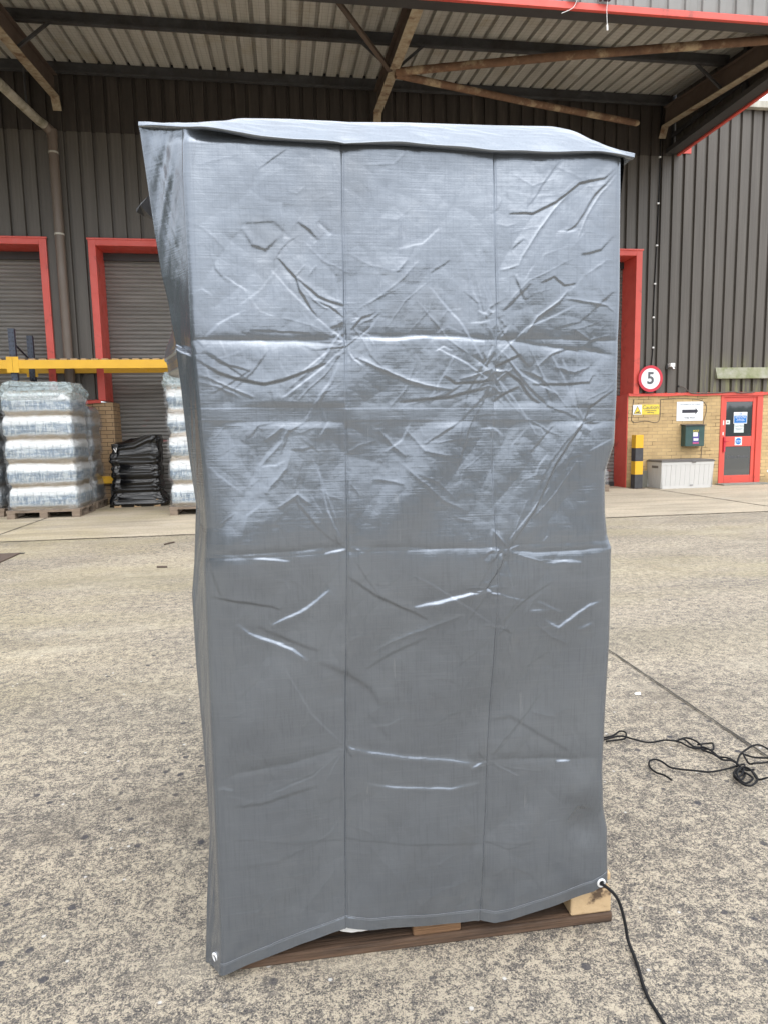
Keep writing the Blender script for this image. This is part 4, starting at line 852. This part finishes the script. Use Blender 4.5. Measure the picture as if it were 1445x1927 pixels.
cv = thing('tarpaulin_cover', 'tall grey tarpaulin cover with sharp fold creases over a pallet load', 'cover', (0, 0, 0))
ip = lambda t, P, a=0, b=1: np.interp(t, [p[a] for p in P], [p[b] for p in P])
NU, NV = 560, 1080
u = np.linspace(0, 1, NU)[None, :]; v = np.linspace(0, 1, NV)[:, None]
x0 = -.192+.967*u
ZT = [(-.20, 1.938), (-.146, 1.938), (-.10, 1.932), (-.033, 1.923), (.049, 1.920), (.15, 1.920), (.276, 1.923), (.393, 1.918), (.477, 1.914), (.636, 1.917), (.724, 1.924), (.79, 1.911)]
zb = ip(x0, HEM)-.008*np.exp(-np.abs(x0-.105)/.13)-.007*np.exp(-np.abs(x0-.445)/.13); zt = ip(x0, ZT); Z = zb+(zt-zb)*v
Lz = sorted([(z, x) for x, z in LEFT]); Rz = sorted([(z, x) for x, z in RIGHT])
xl = np.interp(Z[:, :1]*0+(.01+1.92*v), [p[0] for p in Lz], [p[1] for p in Lz]); xr = np.interp(.145+1.775*v, [p[0] for p in Rz], [p[1] for p in Rz])
X = xl+(xr-xl)*u + 0*Z
wx = X+.0035*perlin(X*14, Z*14, 21)+.0015*perlin(X*40, Z*40, 22); wz = Z+.0035*perlin(X*14, Z*14, 23)+.0015*perlin(X*40, Z*40, 24)
h = np.zeros_like(X)
def crease(kind, amp, wd, pts, soft=1.0):
    global h
    a = np.array(pts); amp *= .001; wd *= .001; Lr = .012+1.4*wd; mg = Lr*4
    msk = (wx > a[:, 0].min()-mg) & (wx < a[:, 0].max()+mg) & (wz > a[:, 1].min()-mg) & (wz < a[:, 1].max()+mg)
    if not msk.any(): return
    px, pz = wx[msk], wz[msk]; seg = np.diff(a, axis=0); sl_ = np.hypot(seg[:, 0], seg[:, 1]); cum = np.concatenate([[0], np.cumsum(sl_)]); tot = cum[-1]
    best = np.full(px.shape, 9.); sg = np.zeros_like(best); tt = np.zeros_like(best); D = a[-1]-a[0]
    flip = np.sign(D[0]) if abs(D[0]) > .3*abs(D[1]) else np.sign(D[1])
    if flip == 0: flip = 1
    for i in range(len(seg)):
        t = np.clip(((px-a[i, 0])*seg[i, 0]+(pz-a[i, 1])*seg[i, 1])/(sl_[i]**2+1e-12), 0, 1)
        dx, dz = px-a[i, 0]-t*seg[i, 0], pz-a[i, 1]-t*seg[i, 1]; d = np.hypot(dx, dz)
        s_ = (dx*-seg[i, 1]+dz*seg[i, 0])/sl_[i]*flip
        m = d < best; best[m] = d[m]; sg[m] = np.where(s_[m] >= 0, 1, -1); tt[m] = (cum[i]+t[m]*sl_[i])/tot
    s = best*sg; tp = np.clip(np.sin(np.pi*np.clip(tt, .0, 1)), 0, 1)**.45
    if kind in 'DB': f = np.tanh(s/wd)*np.exp(-best/Lr)*(1 if kind == 'D' else -1)
    else: f = np.exp(-(np.sqrt(best**2+(.3*wd)**2)-.3*wd)/(1.2*wd))*(.75 if kind == 'R' else -.65)
    h[msk] += amp*tp*f
for k, a, wd, pts in CREASES: crease(k, a*(.39 if pts[0][1] > .98 else .72 if .43 < pts[0][1] < .62 else .5), wd*(.5 if pts[0][1] > .98 else .9), pts)
rg = np.random.RandomState(5)
for nx, nz, rad in NODES:                       # little star creases where fold lines cross
    for i in range(7):
        an = rg.rand()*2*np.pi; l0, l1 = rg.rand()*.25*rad, (.35+.75*rg.rand())*rad; b = an+rg.uniform(-.5, .5); mid = (l0+l1)/2
        pts = [(nx+l0*math.cos(an), nz+l0*math.sin(an)), (nx+mid*math.cos((an+b)/2), nz+mid*math.sin((an+b)/2)), (nx+l1*math.cos(b), nz+l1*math.sin(b))]
        crease('DRB'[rg.randint(3)], .4+.7*rg.rand(), 1.2+1.2*rg.rand(), pts)
# crumple band in the middle, long diagonal waves, soft bulges
mk = sstep(.98, 1.30, Z)*(1-.75*sstep(1.62, 1.80, Z)*(1-.7*sstep(.42, .55, X)))
mk = np.maximum(mk, .75*sstep(.5, .6, X)*sstep(.75, .9, Z)*(1-sstep(1.02, 1.1, Z)))
low = .55
mk2 = low+(1-low)*mk
for i in range(330):
    cx, cz = rg.uniform(-.17, .76), rg.uniform(.1, 1.88)
    j = (np.abs(x0[0]-cx)).argmin(); q = mk[int(np.clip((cz-.1)/1.8, 0, 1)*(NV-1)), j]
    if rg.rand() > .6+.4*q: continue
    an = rg.choice([R(55), R(35), R(-30), R(100), R(10)])+rg.uniform(-.3, .3); l = rg.uniform(.02, .075); bd = rg.uniform(-.5, .5)
    pts = [(cx-l*math.cos(an-bd), cz-l*math.sin(an-bd)), (cx, cz), (cx+l*math.cos(an+bd), cz+l*math.sin(an+bd))]
    crease('DRBR'[rg.randint(4)], rg.uniform(.15, .5)*(.8+.3*q), rg.uniform(1.0, 2.0)*(1.7-.7*q), pts)
for nx, nz, rad in NODES:                       # long fine tension lines pulled out of the crossings
    for i in range(5):
        an = rg.choice([R(48), R(60), R(228), R(240), R(-35), R(145), R(-62), R(118)])+rg.uniform(-.2, .2); l = rg.uniform(.09, .26); b = rg.uniform(-.35, .35)
        pts = [(nx+.02*math.cos(an), nz+.02*math.sin(an)), (nx+l*.5*math.cos(an+b*.4), nz+l*.5*math.sin(an+b*.4)), (nx+l*math.cos(an+b), nz+l*math.sin(an+b))]
        crease('DRB'[rg.randint(3)], rg.uniform(.35, .9), rg.uniform(1.1, 2.0), pts)
ca_, sa_ = math.cos(R(55)), math.sin(R(55)); al = X*ca_+Z*sa_; pe = -X*sa_+Z*ca_
h += .0075*perlin(X*2.6+3, Z*2.6, 31)+.0085*perlin(pe*5.2, al*3.2, 32)*np.maximum(mk2, .8)+.020*np.exp(-((Z-.98)/.27)**2)*(.8+.6*perlin(X*2.2, X*0, 39))
h += np.maximum(mk2, .75)*(.0028*(np.abs(perlin(pe*8, al*3.2, 33))*2-.5)+.0006*(np.abs(perlin(pe*8, al*19, 34))*2-.5)+.0004*(np.abs(perlin(X*26, Z*22, 35))*2-.5))
h += (.25+.75*mk)*(.00018*perlin(X*60, Z*52, 36)+.00012*perlin(X*120, Z*120, 37))
h += (1-mk)*(.0070*perlin(pe*5, al*2.6, 38)+.0016*perlin(pe*11, al*5, 46)+.0012*(np.abs(perlin(pe*12, al*6+X*3, 47))*2-.5)+.0003*perlin(X*31, Z*27, 48))*(1-.6*sstep(1.3, 1.5, Z))
# long vertical fold lines, horizontal fold lines, sewn band
for zx, a, wd, k in ((((.02, .104), (.5, .114), (1.05, .131), (1.5, .139), (1.79, .141), (1.95, .143)), 2.0, 2.2, 2.6), (((.02, .444), (.5, .462), (.93, .481), (1.2, .471), (1.5, .482), (1.95, .477)), 1.5, 2.0, 2.2)):
    s = X-np.interp(Z, [p[0] for p in zx], [p[1] for p in zx])-.0015*perlin(Z*9, Z*0, 41)
    st_ = .5+.5*np.tanh(s/(.0006*wd)); var = .75+.7*perlin(Z*4, Z*0, 42)
    h += -(.0020+.0016*sstep(1.1, .6, Z))*a*var*st_*np.exp(-np.abs(s)/(.022+.03*sstep(1.1, .6, Z))) - .0011*k*np.clip(.85+.9*perlin(Z*7+k, Z*0, 49), .45, 1)*np.exp(-(s/.0024)**2) - .012*np.exp(-np.abs(s)/.13)*sstep(1.1, .0, Z)
dl = X-xl; dr = xr-X; h *= .2+.8*sstep(0, .07, dl)*sstep(0, .07, dr)
h += -.0018*np.exp(-np.abs(Z-1.502-.004*perlin(X*6, X*0, 43))/.014) - .0012*np.exp(-np.abs(Z-1.03-.006*perlin(X*5, X*0, 44))/.016)
band = sstep(1.329, 1.3305, Z-.016*(X+.18)*-.9)*(1-sstep(1.3565, 1.358, Z-.016*(X+.18)*-.9))
bs_ = Z-.016*(X+.18)*-.9; bandS = sstep(1.312, 1.334, bs_)*(1-sstep(1.352, 1.374, bs_)); h = h*(1-.6*bandS)+.0003*band
# hem, double thickness
hd = Z-zb; h += .0012*(1-sstep(.026, .028, hd))
h += .010*perlin(X*5, X*0, 45)*np.exp(-hd/.12)
h -= .011*np.exp(-((X-.715)/.045)**2-((Z-.30)/.05)**2)-.006*np.exp(-((X-.70)/.06)**2-((Z-.40)/.05)**2)
# rounded vertical edges
dl = X-xl; dr = xr-X; h -= .014*np.exp(-dl/.006)+.014*np.exp(-dr/.006)
h -= .010*sstep(1.90, 1.93, Z)
Yp = 1.5-h
FP = np.stack([X, Yp, Z], -1)
grid_mesh('front_panel', FP, M['tarp'], cv)
# left side: flares out to an ear at the top, tucks in lower down, then runs to the back
vs_ = v[:, 0]; zf = FP[:, 0, 2]; zsil = .001+1.975*vs_
xs_ = np.where(zsil > 1.503, ip(zsil, sorted([(z, x) for x, z in EAR_HI])), ip(zsil, sorted([(z, x) for x, z in EAR_LO])))
kk = sstep(1.490, 1.508, zsil); ys_ = 1.57+.05*kk
cols = []
for i in range(26):
    t = i/25; e = t+.10*math.sin(math.pi*t)
    wr = ((.006+.004*sstep(1.6, 1.75, zsil))*perlin(zsil*11+t*3, zsil*0+t*1.6, 51)+.005*sstep(1.6, 1.75, zsil)*np.abs(perlin(zsil*17-t*6, zsil*0+t*2, 58))+.0035*np.abs(perlin(zsil*19+t*5, zsil*0+t*5, 52)))*math.sin(math.pi*t)
    wr = wr+.010*math.sin(math.pi*t)*np.exp(-np.abs(zsil-1.50+.02*t)/.02)*np.where(zsil > 1.50, -1, .6)
    cols.append(np.stack([FP[:, 0, 0]+(xs_-FP[:, 0, 0])*t, FP[:, 0, 1]+(ys_-FP[:, 0, 1])*e-wr, zf+(zsil-zf)*t], -1))
for i in range(1, 40):
    t = i/39; yy = ys_+(2.68-ys_)*t; xx = xs_+(-.20-xs_)*sstep(0, .55, t)
    bump_ = np.exp(-((yy-1.9)/.16)**2)*sstep(1.455, 1.470, zsil)*(1-sstep(1.50, 1.66, zsil))
    xx = xx-.088*bump_+.012*perlin(zsil*4, zsil*0+t*3, 53)*t
    cols.append(np.stack([xx, yy, zsil*(1-.03*t)+.06*t*(1-vs_)], -1))
LS = np.stack(cols, 1); grid_mesh('side_panel', LS, M['tarp'], cv, flip=True)
# right side
cols = []
for i in range(36):
    t = i/35; fl = np.exp(-((t-.03)/.03)**2)*sstep(1.80, 1.90, FP[:, -1, 2])*.022
    cols.append(np.stack([FP[:, -1, 0]+fl+.01*t+.012*t*perlin(FP[:, -1, 2]*4, 0*zf+t*4, 55), FP[:, -1, 1]+(2.68-FP[:, -1, 1])*t, FP[:, -1, 2]], -1))
RS = np.stack(cols, 1); grid_mesh('side_panel', RS, M['tarp'], cv)
bk = np.stack([LS[:, -1]*(1-t)+RS[:, -1]*t+np.array([0, .03*math.sin(math.pi*t), 0]) for t in np.linspace(0, 1, 30)], 1); grid_mesh('back_panel', bk, M['tarp'], cv, flip=True)
# top panel with the overhanging front lip
L3 = [(-.290, 1.606, 1.972), (-.217, 1.535, 1.944)]+[(x*1.009, 1.478, 1.3+(z-1.3)*1.009) for x, z in LIP[:-1]]+[(.797, 1.485, 1.899)]
q_ = 1.535/1.6
R3 = [(-.292, 1.618, 1.979), (-.224, 1.57, 1.958)]+[(x*q_, 1.535, 1.3+(z-1.3)*q_) for x, z in RIDGE[:9]]+[(.735, 1.522, 1.939), (.768, 1.508, 1.917), (.803, 1.492, 1.906)]
def res(P, n):
    P = np.array(P); d = P[:, 0]; t = np.linspace(d[0], d[-1], n); return np.stack([t, np.interp(t, d, P[:, 1]), np.interp(t, d, P[:, 2])], -1)
NT_ = 260; lp, rp = res(L3, NT_), res(R3, NT_); ker = np.ones(7)/7
for A in (lp, rp):
    for k in (1, 2): A[3:-3, k] = np.convolve(A[:, k], ker, 'valid')
inner = lp.copy(); inner[:, 1] = np.interp(lp[:, 0], [-.29, -.217, -.14, .80], [1.622, 1.565, 1.505, 1.505]); inner[:, 2] += .006
mid_ = lp.copy(); mid_[:, 1] = (lp[:, 1]+inner[:, 1])/2; mid_[:, 2] -= .001
rows = [inner, mid_]
for i in range(26):
    t = i/25; p = lp*(1-t)+rp*t; g_ = math.sin(math.pi*t)
    p[:, 2] += g_*(.007+.004*perlin(p[:, 0]*7, p[:, 0]*0+t*2, 61)+.003*(np.abs(perlin(p[:, 0]*16+t*4, p[:, 0]*0+t*4, 62))*2-.4)); p[:, 1] += -.004*g_*perlin(p[:, 0]*11, p[:, 0]*0+t, 63)
    if i < 4: p[:, 2] += (.006*perlin(p[:, 0]*9, p[:, 0]*0, 64)-.004*np.exp(-np.abs(p[:, 0]-.147)/.02))*(1-t)
    rows.append(p)
bkr = np.stack([np.linspace(-.21, .80, NT_), np.full(NT_, 2.71), np.full(NT_, 1.93)], -1)
for i in range(1, 20):
    t = i/19; p = rp*(1-t)+bkr*t; p[:, 2] += .012*perlin(p[:, 0]*4, p[:, 1]*4, 65)*math.sin(math.pi*t)-.02*math.sin(math.pi*t); rows.append(p)
grid_mesh('top_panel', np.array(rows), M['tarp'], cv)
# stitching along the hem
j = [(np.abs(hd[:, i]-.0305)).argmin() for i in range(NU)]
pts = [(FP[j[i], i, 0], FP[j[i], i, 1]-.0006, FP[j[i], i, 2]) for i in range(3, NU-3, 3)]
MB().tube(pts, .0005, 5).build('stitching', M['thread'], cv)
for ex, ez, rz in ((.762, .137, 0), (-.212, .040, R(-48))):
    m = MB(); n = 28; rr = []
    for i in range(n+1): rr.append((.0088*math.cos(2*math.pi*i/n), 0, .0105*math.sin(2*math.pi*i/n)))
    m.tube(rr, .0027, 10, caps=False)
    e = m.build('eyelet', M['white'], cv); iu = int(np.clip((ex+.192)/.967, 0, 1)*(NU-1)); e.location = (ex, (1.5-h[int(.03*NV), iu] if rz == 0 else 1.535)-.002, ez); e.rotation_euler = (R(8), 0, rz)
    d = MB(); d.add([(0, .001, 0)]+[(.0075*math.cos(2*math.pi*i/n), .001, .0092*math.sin(2*math.pi*i/n)) for i in range(n)], [(0, 1+(i+1) % n, 1+i) for i in range(n)])
    d.build('hole', M['black'], e)
sp = MB().add([(-.362, 1.9, 1.888), (-.345, 1.88, 1.897), (-.315, 1.88, 1.925), (-.21, 1.9, 1.91), (-.21, 1.9, 1.83), (-.315, 1.9, 1.862), (-.345, 1.93, 1.885)], [(0, 1, 6), (1, 2, 5, 6), (2, 3, 4, 5)])
o = sp.build('strap', M['strap'], cv); sol = o.modifiers.new('solid', 'SOLIDIFY'); sol.thickness = .008; o['label'] = 'black fabric strap end poking out at the left'

# ---------------------------------------------------------------- cords, litter, drain
def rope(pts, r, seed, lift=.0):
    rng = random.Random(seed); q = [(x, y, .0065+lift*rng.random()) for x, y in pts]; return MB().tube(spline(q, 8), r, 8)
t = thing('tangled_cord', 'long black cord lying tangled on the concrete right of the cover', 'cord', (0, 0, .004))
for i, (P_, lf) in enumerate(((ROPE_A, .0), (ROPE_B, .016), (ROPE_C, .008), (ROPE_D, .02), (ROPE_E, .018))): rope(P_, .0037, i, lf).build('strand', M['black'], t)
t = thing('hanging_cord', 'black cord threaded through the white eyelet and trailing down to the ground', 'cord', (0, 0, 0))
ye = 1.5-h[int(.03*NV), int(.987*NU)]
MB().tube(spline([(.760, ye+.02, .137), (.762, ye-.004, .1365), (.772, ye-.022, .134), (.786, ye-.034, .120), (.796, ye-.042, .095), (.803, ye-.052, .055), (.805, ye-.065, .020), (.803, 1.405, .006)] + [(x, y, .006) for x, y in CORD[4:]], 8), .0040, 10).build('cord', M['black'], t)
dc = thing('drain_cover', 'dark metal drain cover at the left edge of the concrete yard', 'drain cover', (-3.42, 7.70, .0)); MB().box(-.4, .4, -.32, .32, 0, .016).build('plate', M['web'], dc, .004); MB().box(-.44, .44, -.36, -.325, 0, .010).box(-.44, .44, .325, .36, 0, .010).build('rim', M['black_trim'], dc)
for i, (a, b, lab) in enumerate((((-1.47, 8.22), (-1.38, 8.36), 'short dark twig on the pale concrete strip, nearer the wrapped stacks'), ((-1.30, 6.80), (-1.20, 6.78), 'short dark twig on the speckled concrete left of the cover'))):
    tw = thing('twig', lab, 'twig', (a[0], a[1], 0), 'twigs on the yard'); MB().tube([(0, 0, .012), ((b[0]-a[0])*.5, (b[1]-a[1])*.6, .014), (b[0]-a[0], b[1]-a[1], .012)], .010, 6).build('stick', M['web'], tw)
li = thing('litter', 'small white scrap of litter on the concrete beside the slab joint', 'litter', (1.655, 2.93, .0)); MB().add([(-.012, -.008, .004), (.012, -.01, .005), (.016, .006, .012), (-.004, .012, .008), (-.014, .006, .006)], [(0, 1, 2, 3, 4)]).build('scrap', M['white'], li)

# ---------------------------------------------------------------- trees across the yard, behind the viewer (seen in the glass and the tarpaulin), plus an added unseen belt on the left
def tree_line():
    rng = np.random.RandomState(3); n = 15000; X = rng.uniform(-45, 45, n); top = 2.5+1.3*perlin(X*.16, X*0, 71)+1.2*perlin(X*.55, X*0, 72)
    Zz = top*rng.rand(n)**.75; Yy = -24+rng.uniform(-2.5, 2.5, n)*(1-.4*Zz/8); s = rng.uniform(.16, .42, n)
    a, b, c_ = rng.rand(n)*6.28, rng.rand(n)*3.14, rng.rand(n)*6.28
    d1 = np.stack([np.cos(a)*np.cos(b), np.sin(a)*np.cos(b), np.sin(b)], -1); d2 = np.cross(d1, np.stack([np.cos(c_), np.sin(c_), .5+0*c_], -1)); d2 /= np.linalg.norm(d2, axis=1)[:, None]
    C_ = np.stack([X, Yy, Zz], -1); V = np.stack([C_-d1*s[:, None], C_+d2*s[:, None]*.6, C_+d1*s[:, None], C_-d2*s[:, None]*.6], 1).reshape(-1, 3)
    k = n//2; A_ = np.stack([-21+(Yy[:k]+24)*1.2, X[:k]*.42+4, Zz[:k]*2.5], -1); s2 = s[:k, None]*1.3  # left belt, unseen, added to darken reflections in the cover's side
    V = np.concatenate([V, np.stack([A_-d1[:k]*s2, A_+d2[:k]*s2*.6, A_+d1[:k]*s2, A_-d2[:k]*s2*.6], 1).reshape(-1, 3)]); n += k
    m = MB().add(V.tolist(), [(4*i, 4*i+1, 4*i+2, 4*i+3) for i in range(n)])
    tag(m.build('tree_belt_and_screen', M['leaf']), 'dark belt of trees across the yard behind the camera, plus an unseen belt added on the left', 'trees', kind='stuff')
tree_line()
